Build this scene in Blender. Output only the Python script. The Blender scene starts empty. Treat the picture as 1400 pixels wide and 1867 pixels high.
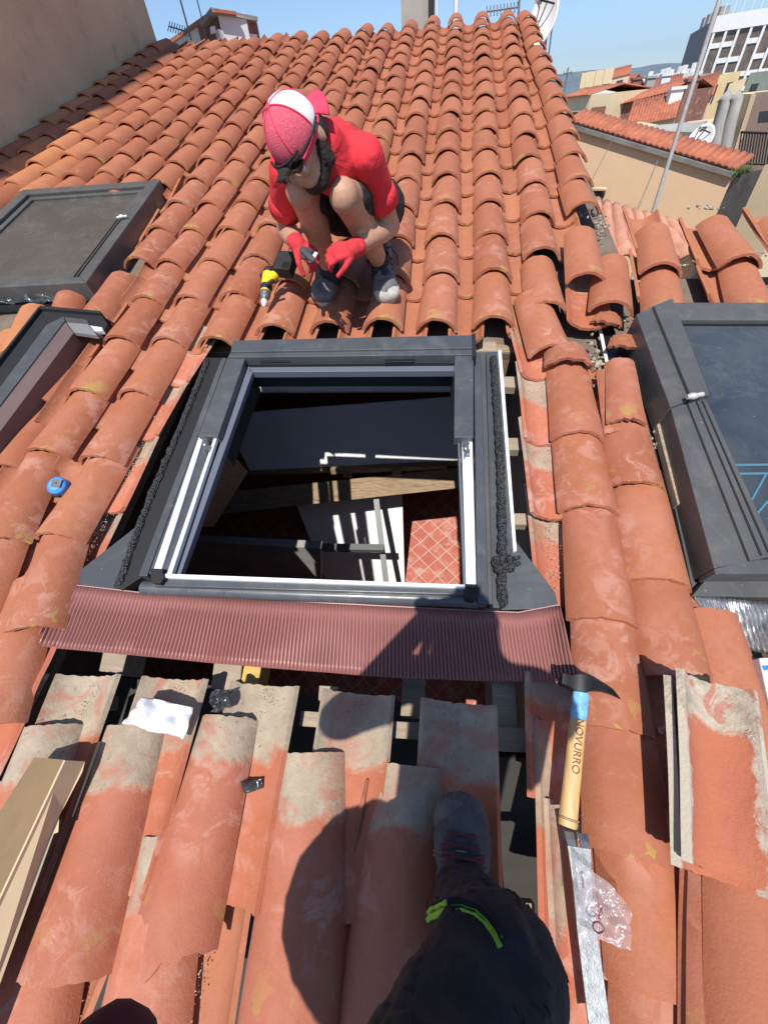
import bpy, bmesh, math, random
from mathutils import Vector, Matrix, noise
R = random.Random(7)
SC = bpy.context.scene
COL = SC.collection

# ------------------------------------------------------------------ camera
FP, CX, CY, HC = 711.0, 700.0, 933.5, 1.15          # focal in photo pixels, centre, height of lens over the roof plane
def cray(x, y): return Vector((x-CX, y-CY, FP)).normalized()
nad = cray(775, 1640)
Zw = -nad
Uc = cray(815, -310)
Hc = -cray(-6600, 660); Hc = (Hc - Uc*Hc.dot(Uc)).normalized()
Nc = Hc.cross(Uc)
if Nc.dot(Zw) < 0: Nc = -Nc
Yw = (Uc - Zw*Uc.dot(Zw)).normalized(); Xw = Yw.cross(Zw)
def c2w(v): return Vector((v.dot(Xw), v.dot(Yw), v.dot(Zw)))
HW, UW, NW = c2w(Hc), c2w(Uc), c2w(Nc)
EYE = NW*HC
RM = Matrix(((HW.x, UW.x, NW.x, 0), (HW.y, UW.y, NW.y, 0), (HW.z, UW.z, NW.z, 0), (0, 0, 0, 1)))   # roof frame -> world
RMI = RM.inverted()
cam_d = bpy.data.cameras.new('camera'); cam = bpy.data.objects.new('camera', cam_d); COL.objects.link(cam)
r_, u_, b_ = c2w(Vector((1, 0, 0))), c2w(Vector((0, -1, 0))), c2w(Vector((0, 0, -1)))
cam.matrix_world = Matrix(((r_.x, u_.x, b_.x, EYE.x), (r_.y, u_.y, b_.y, EYE.y), (r_.z, u_.z, b_.z, EYE.z), (0, 0, 0, 1)))
cam_d.sensor_fit = 'HORIZONTAL'; cam_d.sensor_width = 36; cam_d.lens = FP/1400*36
cam_d.clip_start = 0.02; cam_d.clip_end = 60000
SC.camera = cam

# ------------------------------------------------------------------ light
SUNPX = (836, 1075)
sd = c2w(cray(*SUNPX))                     # direction sunlight travels
sun_d = bpy.data.lights.new('sun', 'SUN'); sun = bpy.data.objects.new('sun', sun_d); COL.objects.link(sun)
sun.rotation_euler = sd.to_track_quat('-Z', 'Y').to_euler(); sun.location = (0, 0, 8)
sun_d.energy = 4.4; sun_d.angle = math.radians(0.55); sun_d.color = (1, .955, .89)
W = bpy.data.worlds.new('World'); SC.world = W; W.use_nodes = True
wn = W.node_tree; wn.nodes.clear()
sky = wn.nodes.new('ShaderNodeTexSky'); sky.sky_type = 'NISHITA'; sky.sun_disc = False
sky.sun_elevation = math.asin(max(-1, min(1, -sd.z))); sky.sun_rotation = math.atan2(-sd.x, -sd.y)
sky.altitude = 900; sky.air_density = 1.0; sky.dust_density = .35; sky.ozone_density = 5.0
bg = wn.nodes.new('ShaderNodeBackground'); bg.inputs[1].default_value = .115
wo = wn.nodes.new('ShaderNodeOutputWorld')
wn.links.new(sky.outputs[0], bg.inputs[0]); wn.links.new(bg.outputs[0], wo.inputs[0])
SC.view_settings.view_transform = 'Standard'; SC.view_settings.look = 'None'
SC.view_settings.exposure = 0.45; SC.view_settings.gamma = 1

# ------------------------------------------------------------------ placing helpers
def P(x, y, w=0.0):
    """photo pixel -> point in the roof frame at height w over the roof plane (metres)"""
    r = cray(x, y); t = (HC - w)/(-r.dot(Nc)); p = r*t
    return Vector((p.dot(Hc), p.dot(Uc), w))
def proj_cam(pw):
    q = pw - EYE
    x = q.dot(r_); y = -q.dot(u_); z = -q.dot(b_)
    if z < .02: return None
    return (CX + FP*x/z, CY + FP*y/z, z)
def F(x, y, d):
    """photo pixel -> world point at horizontal distance d"""
    r = c2w(cray(x, y)); return EYE + r*(d/math.hypot(r.x, r.y))
def G(x, y, z):
    r = c2w(cray(x, y)); return EYE + r*((z-EYE.z)/r.z)
def T(v): return Matrix.Translation(Vector(v))
def RZ(a): return Matrix.Rotation(a, 4, 'Z')
def frame_of(o, x, z):
    """matrix with origin o, x axis and approx z axis"""
    x = Vector(x).normalized(); z = Vector(z); z = (z - x*z.dot(x)).normalized(); y = z.cross(x)
    return Matrix(((x.x, y.x, z.x, o[0]), (x.y, y.y, z.y, o[1]), (x.z, y.z, z.z, o[2]), (0, 0, 0, 1)))

# ------------------------------------------------------------------ objects
FR = {}
def tag(o, label=None, cat=None, group=None, kind=None):
    if label: o['label'] = label
    if cat: o['category'] = cat
    if group: o['group'] = group
    if kind: o['kind'] = kind
    return o
def thing(name, label, cat, M=None, group=None):
    """Empty at the base of a thing; M is its frame in the world"""
    o = bpy.data.objects.new(name, None); COL.objects.link(o); o.empty_display_size = .05
    M = M or Matrix(); o.matrix_world = M; FR[o.name] = M.copy()
    return tag(o, label, cat, group)
class MB:
    def __init__(s): s.v = []; s.f = []; s.m = []
    def add(s, vs, fs, mi=0):
        b = len(s.v); s.v += [Vector(p) for p in vs]; s.f += [tuple(b+i for i in f) for f in fs]; s.m += [mi]*len(fs); return s
    def box(s, c, size, M=None, mi=0):
        hx, hy, hz = [k/2 for k in size]; c = Vector(c)
        vs = [Vector((sx*hx, sy*hy, sz*hz)) for sz in (-1, 1) for sy in (-1, 1) for sx in (-1, 1)]
        vs = [(M @ p if M else p) + c for p in vs]
        return s.add(vs, [(0, 2, 3, 1), (4, 5, 7, 6), (0, 1, 5, 4), (2, 6, 7, 3), (0, 4, 6, 2), (1, 3, 7, 5)], mi)
    def hexa(s, bot, top, mi=0):
        n = len(bot)
        fs = [tuple(range(n-1, -1, -1)), tuple(range(n, 2*n))] + [(i, (i+1) % n, n+(i+1) % n, n+i) for i in range(n)]
        return s.add(list(bot)+list(top), fs, mi)
    def prism(s, poly, w1, w0, mi=0):
        """polygon of photo pixels laid at height w1 over the roof, with body straight down to w0"""
        t = [P(x, y, w1) for x, y in poly]
        ar = sum(t[i].x*t[(i+1) % len(t)].y - t[(i+1) % len(t)].x*t[i].y for i in range(len(t)))
        if ar < 0: t = t[::-1]
        return s.hexa([Vector((p.x, p.y, w0)) for p in t], t, mi)
    def bar(s, a, b, wd, th, up=(0, 0, 1), mi=0):
        a = Vector(a); b = Vector(b); x = (b-a); L = x.length; M = frame_of((0, 0, 0), x, up).to_3x3()
        return s.box((a+b)/2, (L, wd, th), M, mi)
    def tube(s, pts, r, n=8, caps=True, mi=0):
        pts = [Vector(p) for p in pts]; rr = r if isinstance(r, (list, tuple)) else [r]*len(pts)
        b = len(s.v); up = Vector((.13, .21, .97)); vs = []
        for i, p in enumerate(pts):
            d = (pts[min(i+1, len(pts)-1)] - pts[max(i-1, 0)]).normalized()
            e = d.cross(up)
            if e.length < .1: e = d.cross(Vector((1, 0, 0)))
            e.normalize(); g = d.cross(e); up = -g if False else up
            for k in range(n):
                a = 2*math.pi*k/n; vs.append(p + e*(rr[i]*math.cos(a)) + g*(rr[i]*math.sin(a)))
        fs = [(i*n+k, (i+1)*n+k, (i+1)*n+(k+1) % n, i*n+(k+1) % n) for i in range(len(pts)-1) for k in range(n)]
        if caps: fs += [tuple(range(n)), tuple(range((len(pts)-1)*n+n-1, (len(pts)-1)*n-1, -1))]
        return s.add(vs, fs, mi)
    def ell(s, c, rad, M=None, nu=16, nv=10, mi=0, a0=0., a1=math.pi):
        vs = []; c = Vector(c)
        for i in range(nv+1):
            t = a0+(a1-a0)*i/nv
            for k in range(nu):
                a = 2*math.pi*k/nu
                p = Vector((rad[0]*math.sin(t)*math.cos(a), rad[1]*math.sin(t)*math.sin(a), rad[2]*math.cos(t)))
                vs.append((M @ p if M else p) + c)
        fs = [(i*nu+k, (i+1)*nu+k, (i+1)*nu+(k+1) % nu, i*nu+(k+1) % nu) for i in range(nv) for k in range(nu)]
        return s.add(vs, fs, mi)
    def cap(s, a, ra, b, rb, n=14):
        """tapered capsule"""
        a = Vector(a); b = Vector(b); d = (b-a); L = d.length; M = d.to_track_quat('Z', 'Y').to_matrix()
        vs = []; K = 6
        rings = [(-ra*math.cos(math.pi/2*i/K), ra*math.sin(math.pi/2*i/K)) for i in range(K+1)] + [(L+rb*math.sin(math.pi/2*i/K), rb*math.cos(math.pi/2*i/K)) for i in range(K+1)]
        for z, r in rings:
            for k in range(n):
                t = 2*math.pi*k/n; vs.append(a + M @ Vector((max(r, 1e-4)*math.cos(t), max(r, 1e-4)*math.sin(t), z)))
        fs = [(i*n+k, i*n+(k+1) % n, (i+1)*n+(k+1) % n, (i+1)*n+k) for i in range(len(rings)-1) for k in range(n)]
        return s.add(vs, fs)
    def grid(s, rows, mi=0, close=False):
        n = len(rows[0]); b = []
        for r in rows: b += r
        fs = [(i*n+k, i*n+k+1, (i+1)*n+k+1, (i+1)*n+k) for i in range(len(rows)-1) for k in range(n-1)]
        return s.add(b, fs, mi)
    def mesh(s, name, mats, M=None, smooth=None):
        me = bpy.data.meshes.new(name)
        me.from_pydata([tuple(M @ p) if M else tuple(p) for p in s.v], [], s.f)
        for m in (mats if isinstance(mats, (list, tuple)) else [mats]): me.materials.append(m)
        me.polygons.foreach_set('material_index', s.m)
        bm = bmesh.new(); bm.from_mesh(me); bmesh.ops.recalc_face_normals(bm, faces=bm.faces); bm.to_mesh(me); bm.free()
        if smooth:
            me.polygons.foreach_set('use_smooth', [True]*len(me.polygons)); me.set_sharp_from_angle(angle=math.radians(smooth))
        me.update(); return me
def bevel(o, wd, seg=2):
    m = o.modifiers.new('bevel', 'BEVEL'); m.width = wd; m.segments = seg; m.limit_method = 'ANGLE'; m.angle_limit = math.radians(35); return o
def part(name, mb, mats, parent=None, space='roof', smooth=None, bev=None, solid=None, label=None):
    """link a mesh built in roof or world coordinates as a part of parent (or as a top-level object)"""
    S = {'roof': RM, 'world': Matrix(), 'local': None}[space]
    if parent is not None:
        PM = FR[parent.name]; M = PM.inverted() @ S if S is not None else Matrix()
        o = bpy.data.objects.new(name, mb.mesh(name, mats, M, smooth)); COL.objects.link(o); o.parent = parent; FR[o.name] = PM.copy()
    else:
        c = sum(mb.v, Vector())/len(mb.v); lo = min(mb.v, key=lambda p: p.z).z; c.z = lo
        PM = (S or Matrix()) @ T(c)
        o = bpy.data.objects.new(name, mb.mesh(name, mats, T(-c), smooth)); COL.objects.link(o); o.matrix_world = PM; FR[o.name] = PM.copy()
    if solid: m = o.modifiers.new('solid', 'SOLIDIFY'); m.thickness = solid; m.offset = 0
    if bev: bevel(o, bev)
    if label: o['label'] = label
    return o
def blob(name, mb, mat, parent=None, voxel=.006, it=6, space='roof', fn=None, label=None):
    """overlapping volumes fused into ONE continuous skin (voxel remesh, then relaxed)"""
    me = mb.mesh(name, mat); tmp = bpy.data.objects.new('tmp', me); COL.objects.link(tmp)
    m = tmp.modifiers.new('r', 'REMESH'); m.mode = 'VOXEL'; m.voxel_size = voxel; m.use_smooth_shade = True
    if it: s = tmp.modifiers.new('s', 'SMOOTH'); s.iterations = it; s.factor = .5
    dg = bpy.context.evaluated_depsgraph_get(); dg.update()
    me2 = bpy.data.meshes.new_from_object(tmp.evaluated_get(dg)); bpy.data.objects.remove(tmp)
    me2.name = name
    if fn:
        for v in me2.vertices: v.co = fn(v.co.copy(), v.normal.copy())
    S = RM if space == 'roof' else Matrix()
    if parent is not None:
        PM = FR[parent.name]; me2.transform(PM.inverted() @ S)
        o = bpy.data.objects.new(name, me2); COL.objects.link(o); o.parent = parent; FR[o.name] = PM.copy()
    else:
        o = bpy.data.objects.new(name, me2); COL.objects.link(o); o.matrix_world = S; FR[o.name] = S.copy()
    if not me2.materials: me2.materials.append(mat)
    me2.polygons.foreach_set('use_smooth', [True]*len(me2.polygons))
    if label: o['label'] = label
    return o

# ------------------------------------------------------------------ materials
def nt(name):
    m = bpy.data.materials.new(name); m.use_nodes = True; n = m.node_tree
    b = n.nodes['Principled BSDF']; return m, n, b
def lk(n, a, b): n.links.new(a, b)
def nz(n, scale, detail=4, rough=.6, co=None, dist=0., dim=None):
    x = n.nodes.new('ShaderNodeTexNoise'); x.inputs['Scale'].default_value = scale; x.inputs['Detail'].default_value = detail
    x.inputs['Roughness'].default_value = rough; x.inputs['Distortion'].default_value = dist
    if co is not None: lk(n, co, x.inputs['Vector'])
    return x.outputs['Fac']
def ramp(n, fac, a, b, c0=(0, 0, 0, 1), c1=(1, 1, 1, 1)):
    r = n.nodes.new('ShaderNodeValToRGB'); r.color_ramp.elements[0].position = a; r.color_ramp.elements[1].position = b
    r.color_ramp.elements[0].color = c0; r.color_ramp.elements[1].color = c1; lk(n, fac, r.inputs[0]); return r.outputs[0]
def mx(n, fac, a, b, mode='MIX'):
    m = n.nodes.new('ShaderNodeMix'); m.data_type = 'RGBA'; m.blend_type = mode
    for s, v in ((m.inputs['Factor'], fac), (m.inputs['A'], a), (m.inputs['B'], b)):
        if hasattr(v, 'links') or isinstance(v, bpy.types.NodeSocket): lk(n, v, s)
        elif isinstance(v, (int, float)): s.default_value = v
        else: s.default_value = (*v, 1) if len(v) == 3 else v
    return m.outputs['Result']
def mth(n, op, a, b=None, clamp=False):
    m = n.nodes.new('ShaderNodeMath'); m.operation = op; m.use_clamp = clamp
    for i, v in enumerate((a, b)):
        if v is None: continue
        if isinstance(v, (int, float)): m.inputs[i].default_value = v
        else: lk(n, v, m.inputs[i])
    return m.outputs[0]
def bump(n, b, h, strength=.3, dist=.004):
    k = n.nodes.new('ShaderNodeBump'); k.inputs['Strength'].default_value = strength; k.inputs['Distance'].default_value = dist
    lk(n, h, k.inputs['Height']); lk(n, k.outputs[0], b.inputs['Normal'])
def obj_co(n, rnd=True):
    tc = n.nodes.new('ShaderNodeTexCoord')
    if not rnd: return tc.outputs['Object'], None
    oi = n.nodes.new('ShaderNodeObjectInfo')
    v = n.nodes.new('ShaderNodeVectorMath'); v.operation = 'MULTIPLY_ADD'
    cb = n.nodes.new('ShaderNodeCombineXYZ')
    for i, k in enumerate((37., 53., 71.)): lk(n, mth(n, 'MULTIPLY', oi.outputs['Random'], k), cb.inputs[i])
    v.operation = 'ADD'; lk(n, tc.outputs['Object'], v.inputs[0]); lk(n, cb.outputs[0], v.inputs[1])
    return v.outputs[0], oi.outputs['Random']
def simple(name, col, rough=.6, metal=0., nscale=None, amt=.15, bstr=0., spec=None, bscale=None, bdist=.003):
    m, n, b = nt(name)
    b.inputs['Roughness'].default_value = rough; b.inputs['Metallic'].default_value = metal
    if spec is not None: b.inputs['Specular IOR Level'].default_value = spec
    if nscale:
        co, _ = obj_co(n, False); f = nz(n, nscale, 5, .65, co)
        c = mx(n, ramp(n, f, .3, .7), tuple(k*(1-amt) for k in col), tuple(min(1, k*(1+amt)) for k in col)); lk(n, c, b.inputs['Base Color'])
        if bstr: bump(n, b, nz(n, bscale or nscale*6, 4, .6, co), bstr, bdist)
    else: b.inputs['Base Color'].default_value = (*col, 1)
    return m
def tile_mat(name, base, alt, wear=0., lichen=0., cement=0., top=.28, attr=False, bright=1.):
    """fired clay: hue differs from tile to tile, wear, lime bloom, mortar smeared over the covered end, lichen near the lip"""
    m, n, b = nt(name)
    tc = n.nodes.new('ShaderNodeTexCoord')
    if attr:
        a = n.nodes.new('ShaderNodeAttribute'); a.attribute_name = 'tv'; rnd = a.outputs['Fac']; co = tc.outputs['Object']
    else: co, rnd = obj_co(n, True)
    c = mx(n, rnd, base, alt)
    r2 = mth(n, 'FRACT', mth(n, 'MULTIPLY', rnd, 7.31)); 
    c = mx(n, mth(n, 'MULTIPLY', ramp(n, r2, .45, 1.), .6), c, (base[0]*.74, base[1]*.66, base[2]*.68))
    f1 = nz(n, 9, 6, .65, co); c = mx(n, mth(n, 'MULTIPLY', ramp(n, f1, .35, .68), .3), c, (base[0]*1.12, base[1]*1.22, base[2]*1.25))
    f2 = nz(n, 38, 5, .7, co); c = mx(n, mth(n, 'MULTIPLY', ramp(n, f2, .45, .75), .35), c, (base[0]*.68, base[1]*.62, base[2]*.62))
    f7 = nz(n, 4, 3, .5, co); c = mx(n, mth(n, 'MULTIPLY', ramp(n, f7, .5, .72), .35), c, (base[0]*.8, base[1]*.7, base[2]*.7))
    if wear:
        f3 = nz(n, 16, 7, .66, co, .7); f4 = nz(n, 4.2, 2, .5, co)
        w = mth(n, 'MULTIPLY', ramp(n, f3, .5, .6), ramp(n, f4, .42, .6))
        c = mx(n, mth(n, 'MULTIPLY', w, wear), c, (.6, .37, .31))
        f5 = nz(n, 5.5, 4, .6, co, .6); c = mx(n, mth(n, 'MULTIPLY', ramp(n, f5, .48, .62), wear*.6), c, (.5, .2, .15))
    k = None
    if cement:
        sp = n.nodes.new('ShaderNodeSeparateXYZ'); lk(n, tc.outputs['Object'], sp.inputs[0])
        yy = mth(n, 'ADD', sp.outputs[1], mth(n, 'MULTIPLY', nz(n, 10, 5, .6, co, .5), .14))
        k = ramp(n, yy, top+.062, top+.085)
        cc = mx(n, ramp(n, nz(n, 17, 6, .65, co), .35, .65), (.43, .36, .265), (.31, .255, .185))
        cc = mx(n, mth(n, 'MULTIPLY', ramp(n, nz(n, 9, 5, .6, co, .8), .5, .62), .8), cc, (.40, .17, .115))
        cc = mx(n, ramp(n, nz(n, 60, 3, .7, co), .63, .74), cc, (.16, .13, .1))
        c = mx(n, mth(n, 'MULTIPLY', k, cement), c, cc)
    cem_h = k if cement else None
    if lichen:
        if attr: k = 1.
        else:
            sp2 = n.nodes.new('ShaderNodeSeparateXYZ'); lk(n, tc.outputs['Object'], sp2.inputs[0])
            k = ramp(n, sp2.outputs[1], .0, .10, (1, 1, 1, 1), (.0, .0, .0, 1))
        l = mth(n, 'MULTIPLY', ramp(n, nz(n, 15, 5, .62, co, .4), .6, .62), k)
        lc = mx(n, nz(n, 90, 3, .7, co), (.5, .3, .02), (.3, .26, .12))
        c = mx(n, mth(n, 'MULTIPLY', l, lichen), c, lc)
    if bright != 1: c = mx(n, 1., c, (bright,)*3, 'MULTIPLY')
    lk(n, c, b.inputs['Base Color'])
    b.inputs['Roughness'].default_value = .72; b.inputs['Specular IOR Level'].default_value = .3
    hh = mth(n, 'ADD', nz(n, 160, 4, .7, co), mth(n, 'MULTIPLY', f1, 1.2))
    if cem_h is not None: hh = mth(n, 'ADD', hh, mth(n, 'MULTIPLY', cem_h, mth(n, 'ADD', 1.0, mth(n, 'MULTIPLY', nz(n, 34, 6, .7, co), 3.2))))
    bump(n, b, hh, .45, .0028)
    return m
TB = (.375, .130, .066); TA = (.42, .158, .083)
M_up = tile_mat('clay_clean', TB, TA, wear=.10, lichen=.9)
M_upw = tile_mat('clay_washed', TB, TA, wear=.36, lichen=.8)
M_low = tile_mat('clay_pale_worn', (.41, .138, .078), (.45, .165, .095), wear=.4, lichen=.6, cement=.95, top=.31)
M_pan = tile_mat('clay_pan', (.39, .145, .075), (.44, .17, .085), wear=.15, lichen=.75)
M_panc = tile_mat('clay_pan_mortar', (.43, .14, .07), (.47, .155, .08), wear=.35, lichen=.2, cement=.95, top=.27)
M_pane = tile_mat('clay_pan_edge_mortar', (.47, .15, .08), (.5, .17, .1), wear=.7, lichen=.3, cement=.85, top=.2)
M_or = tile_mat('clay_bright_orange', (.50, .20, .085), (.46, .18, .08), wear=.15)
M_far = tile_mat('clay_far', TB, TA, lichen=.0, attr=True)
M_edge = simple('clay_broken_edge', (.30, .105, .055), .9, nscale=60, amt=.35, bstr=.4)
M_mort = simple('lime_mortar', (.36, .31, .24), .95, nscale=30, amt=.3, bstr=.8, bscale=90, bdist=.006)
M_wood = None
def wood(name, a, b_, scale=3., rough=.8, ax=0):
    m, n, b = nt(name); tc = n.nodes.new('ShaderNodeTexCoord'); mp = n.nodes.new('ShaderNodeMapping')
    sc = [22, 22, 22]; sc[ax] = 1.6; mp.inputs['Scale'].default_value = sc
    lk(n, tc.outputs['Object'], mp.inputs[0]); f = nz(n, scale, 8, .65, mp.outputs[0], 1.2)
    c = mx(n, ramp(n, f, .3, .7), a, b_); f2 = nz(n, 5, 4, .6, tc.outputs['Object']); c = mx(n, mth(n, 'MULTIPLY', ramp(n, f2, .5, .7), .4), c, tuple(k*.5 for k in a))
    lk(n, c, b.inputs['Base Color']); b.inputs['Roughness'].default_value = rough; bump(n, b, f, .5, .003); return m
M_oldw = wood('old_beam_wood', (.40, .29, .18), (.16, .10, .055))
M_batt = wood('grey_batten_wood', (.42, .34, .25), (.24, .19, .14))
M_yel = wood('new_yellow_wood', (.62, .42, .12), (.5, .33, .09))
M_greyw = wood('grey_plank', (.3, .3, .3), (.2, .2, .2))
M_hand = wood('beech_handle', (.66, .42, .19), (.52, .30, .12), rough=.5, ax=1)
M_dark = simple('painted_shade', (.05, .045, .04), .95, nscale=6)  # near-black colour stands in for unlit depth
M_fr = simple('anthracite_sheet', (.066, .073, .083), .42, .25, nscale=7, amt=.12)
M_fr2 = simple('weathered_anthracite', (.082, .082, .084), .5, .15, nscale=9, amt=.2)
M_alu = simple('bare_aluminium', (.78, .79, .81), .35, .35, nscale=3, amt=.08)
M_white = simple('white_plastic', (.8, .8, .8), .45)
M_whitep = simple('white_paint_wall', (.8, .8, .8), .8, nscale=3, amt=.06)
M_pink = simple('mauve_lining', (.13, .085, .08), .6, nscale=4, amt=.1)
M_blk = simple('black_rubber', (.012, .012, .013), .7)
def foam():
    m, n, b = nt('black_foam'); co, _ = obj_co(n, False)
    v = n.nodes.new('ShaderNodeTexVoronoi'); v.inputs['Scale'].default_value = 190; lk(n, co, v.inputs['Vector'])
    lk(n, ramp(n, v.outputs['Distance'], .1, .7, (.09, .09, .095, 1), (.006, .006, .006, 1)), b.inputs['Base Color']); b.inputs['Roughness'].default_value = .8
    bump(n, b, v.outputs['Distance'], 1., .006); return m
M_foam = foam()
M_apr = simple('red_brown_pleated_aluminium', (.30, .125, .11), .42, .1, nscale=5, amt=.08)
M_lead = simple('creased_lead', (.33, .34, .35), .38, .75, nscale=18, amt=.35, bstr=.5, bscale=40)
M_foil = simple('crumpled_foil', (.10, .105, .11), .22, .6, nscale=20, amt=.5, bstr=.9, bscale=30, bdist=.01)
M_paper = simple('white_paper', (.62, .62, .64), .7, nscale=20, amt=.05, bstr=.3)
M_card = simple('cardboard', (.56, .42, .26), .85, nscale=9, amt=.07, bstr=.1)
M_cardd = simple('cardboard_shaded', (.22, .145, .075), .9, nscale=9, amt=.1)  # shade of the strip's inner face is put into this darker brown
M_skin = simple('tanned_skin', (.45, .245, .16), .55, nscale=40, amt=.14, bstr=.15, bscale=220, bdist=.001)
def shirt_mat():
    m, n, b = nt('red_cotton'); co, _ = obj_co(n, False)
    lk(n, mx(n, nz(n, 8, 4, .6, co), (.60, .020, .030), (.70, .032, .045)), b.inputs['Base Color']); b.inputs['Roughness'].default_value = .85
    h = mth(n, 'ADD', nz(n, 13, 4, .55, co, 1.5), mth(n, 'MULTIPLY', nz(n, 500, 2, .5, co), .03)); bump(n, b, h, .5, .02); return m
M_shirt = shirt_mat()
M_blackc = simple('black_trouser_cloth', (.013, .013, .017), .82, nscale=25, amt=.5, bstr=.8, bscale=12, bdist=.02)
M_hair = simple('dark_hair', (.018, .012, .009), .75, nscale=80, amt=.5, bstr=1., bscale=260, bdist=.004)
M_glove = simple('red_knit_glove', (.55, .03, .04), .85, nscale=30, amt=.2, bstr=.5, bscale=320, bdist=.001)
M_gpalm = simple('grey_latex_palm', (.06, .06, .065), .7, nscale=30, amt=.3, bstr=.3)
M_shoeG = simple('scuffed_grey_shoe', (.12, .12, .125), .8, nscale=30, amt=.55, bstr=.4)
M_shoeD = simple('black_shoe_mesh', (.018, .018, .02), .8, nscale=60, amt=.4, bstr=.4)
M_shoeL = simple('pale_dusty_toe', (.42, .39, .35), .85, nscale=25, amt=.3, bstr=.3)
M_lace = simple('dark_red_lace', (.09, .02, .028), .8)
M_boot = simple('grey_suede_boot', (.075, .072, .072), .82, nscale=22, amt=.4, bstr=.35, bscale=120)
M_bootl = simple('pale_boot_piping', (.3, .27, .24), .8, nscale=40, amt=.2)
M_lens = simple('dark_lens', (.01, .006, .006), .06, spec=.8)
M_steel = simple('worn_steel', (.24, .25, .26), .42, .7, nscale=45, amt=.35, bstr=.15)
M_iron = simple('black_iron', (.02, .021, .023), .4, .5, nscale=30, amt=.3)
M_dyel = simple('yellow_plastic', (.75, .55, .02), .45)
M_green = simple('lime_zip', (.22, .52, .05), .6)
M_blue = simple('blue_plastic', (.045, .22, .55), .35)
M_bluem = simple('blue_bar', (.07, .19, .27), .45)
def glass(name, col, rough=.05, alpha=None):
    m, n, b = nt(name); b.inputs['Base Color'].default_value = (*col, 1); b.inputs['Roughness'].default_value = rough
    if alpha: b.inputs['Transmission Weight'].default_value = alpha; b.inputs['IOR'].default_value = 1.45
    return m
def dusty(name, a, b_, spots, rough, amt=.02):
    m, n, b = nt(name); co, _ = obj_co(n, False)
    c = mx(n, ramp(n, nz(n, 2.2, 5, .6, co, .6), .35, .7), a, b_)
    c = mx(n, mth(n, 'MULTIPLY', ramp(n, nz(n, 7, 7, .75, co, 1.), .5, .75), .35), c, spots)
    c = mx(n, mth(n, 'MULTIPLY', ramp(n, nz(n, 75, 2, .5, co), .72, .76), .7), c, spots)
    lk(n, c, b.inputs['Base Color']); lk(n, ramp(n, nz(n, 9, 6, .7, co), .3, .8, (rough*.5,)*3+(1,), (rough*1.8,)*3+(1,)), b.inputs['Roughness']); return m
M_glassb = dusty('dusty_blind_glass', (.075, .068, .06), (.10, .092, .08), (.25, .23, .2), .2)
M_glass = dusty('reflective_dark_glass', (.03, .04, .055), (.075, .085, .09), (.16, .17, .17), .1)
M_fr = dusty('anthracite_sheet_dusty', (.060, .067, .076), (.078, .084, .092), (.2, .2, .19), .36); M_fr2 = dusty('weathered_anthracite_dusty', (.072, .072, .073), (.10, .098, .094), (.24, .22, .19), .45)

# ================================================================== ROOF TILES
def tile_mesh(name, mats, L=.42, w0=.186, w1=.163, th=.012, cap=True, seed=0, nA=20, nL=7, jag=.0022, brk=None, half=66., wob=.0015):
    """hand-made barrel tile: lip at y=0, upper end at y=L; cap arches up, pan sags down"""
    rr = random.Random(seed); mb = MB(); off = rr.random()*50
    def pt(a, t, r):
        w = w0+(w1-w0)*t; Ra = w/2/math.sin(math.radians(half)); ang = math.radians(half)*a
        x = (Ra+r)*math.sin(ang); z = (Ra+r)*math.cos(ang) - Ra*math.cos(math.radians(half))
        k = noise.noise(Vector((a*2.2, t*2.5, off)))*wob*2
        y0 = jag*(noise.noise(Vector((a*6, off, 3.)))*2+min(0, noise.noise(Vector((a*17, off, 5.)))+.15)*-4)
        y1 = jag*noise.noise(Vector((a*6, off, 9.)))*2
        if brk: y0 += brk(a)
        y = y0 + (L+y1-y0)*t
        x += math.sin(t*3.1+off)*wob; z += k
        return Vector((x, y, z if cap else (-z + w*.62*.5)))
    o = [[pt(-1+2*i/nA, j/nL, 0) for i in range(nA+1)] for j in range(nL+1)]
    q = [[pt(-1+2*i/nA, j/nL, -th) for i in range(nA+1)] for j in range(nL+1)]
    mb.grid(o); mb.grid(q)
    mb.grid([o[0], q[0]], 1 if len(mats) > 1 else 0); mb.grid([o[-1], q[-1]], 1 if len(mats) > 1 else 0)
    mb.grid([[r[0] for r in o], [r[0] for r in q]]); mb.grid([[r[-1] for r in o], [r[-1] for r in q]])
    me = mb.mesh(name, mats); bm = bmesh.new(); bm.from_mesh(me); bmesh.ops.remove_doubles(bm, verts=bm.verts, dist=1e-5)
    bmesh.ops.recalc_face_normals(bm, faces=bm.faces); bm.to_mesh(me); bm.free()
    me.polygons.foreach_set('use_smooth', [True]*len(me.polygons)); me.set_sharp_from_angle(angle=math.radians(40)); return me
PZ = .0                                   # pans rest on the battens
ME = {}
def variants(key, mats, n=4, **k):
    ME[key] = [tile_mesh('tile_'+key, mats, seed=hash(key) % 97 + i, **k) for i in range(n)]
import zlib
def hash(s): return zlib.crc32(s.encode())
variants('cap_up', [M_up], 5)
variants('cap_upw', [M_upw], 5)
variants('cap_low', [M_low], 4, w0=.205, w1=.16, L=.435)
variants('pan_up', [M_pan], 4, cap=False, w0=.15, w1=.178, L=.42)
variants('pan_low', [M_panc], 4, cap=False, w0=.185, w1=.19, L=.43, half=46.)
variants('pan_edge', [M_pane], 4, cap=False, w0=.15, w1=.16, L=.42, half=58.)
variants('cap_or', [M_or], 2)
variants('pan_cutA', [M_pane], 1, cap=False, w0=.15, w1=.155, L=.15, half=50.)
variants('pan_cutB', [M_pane], 1, cap=False, w0=.15, w1=.16, L=.27, half=50.)
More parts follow.
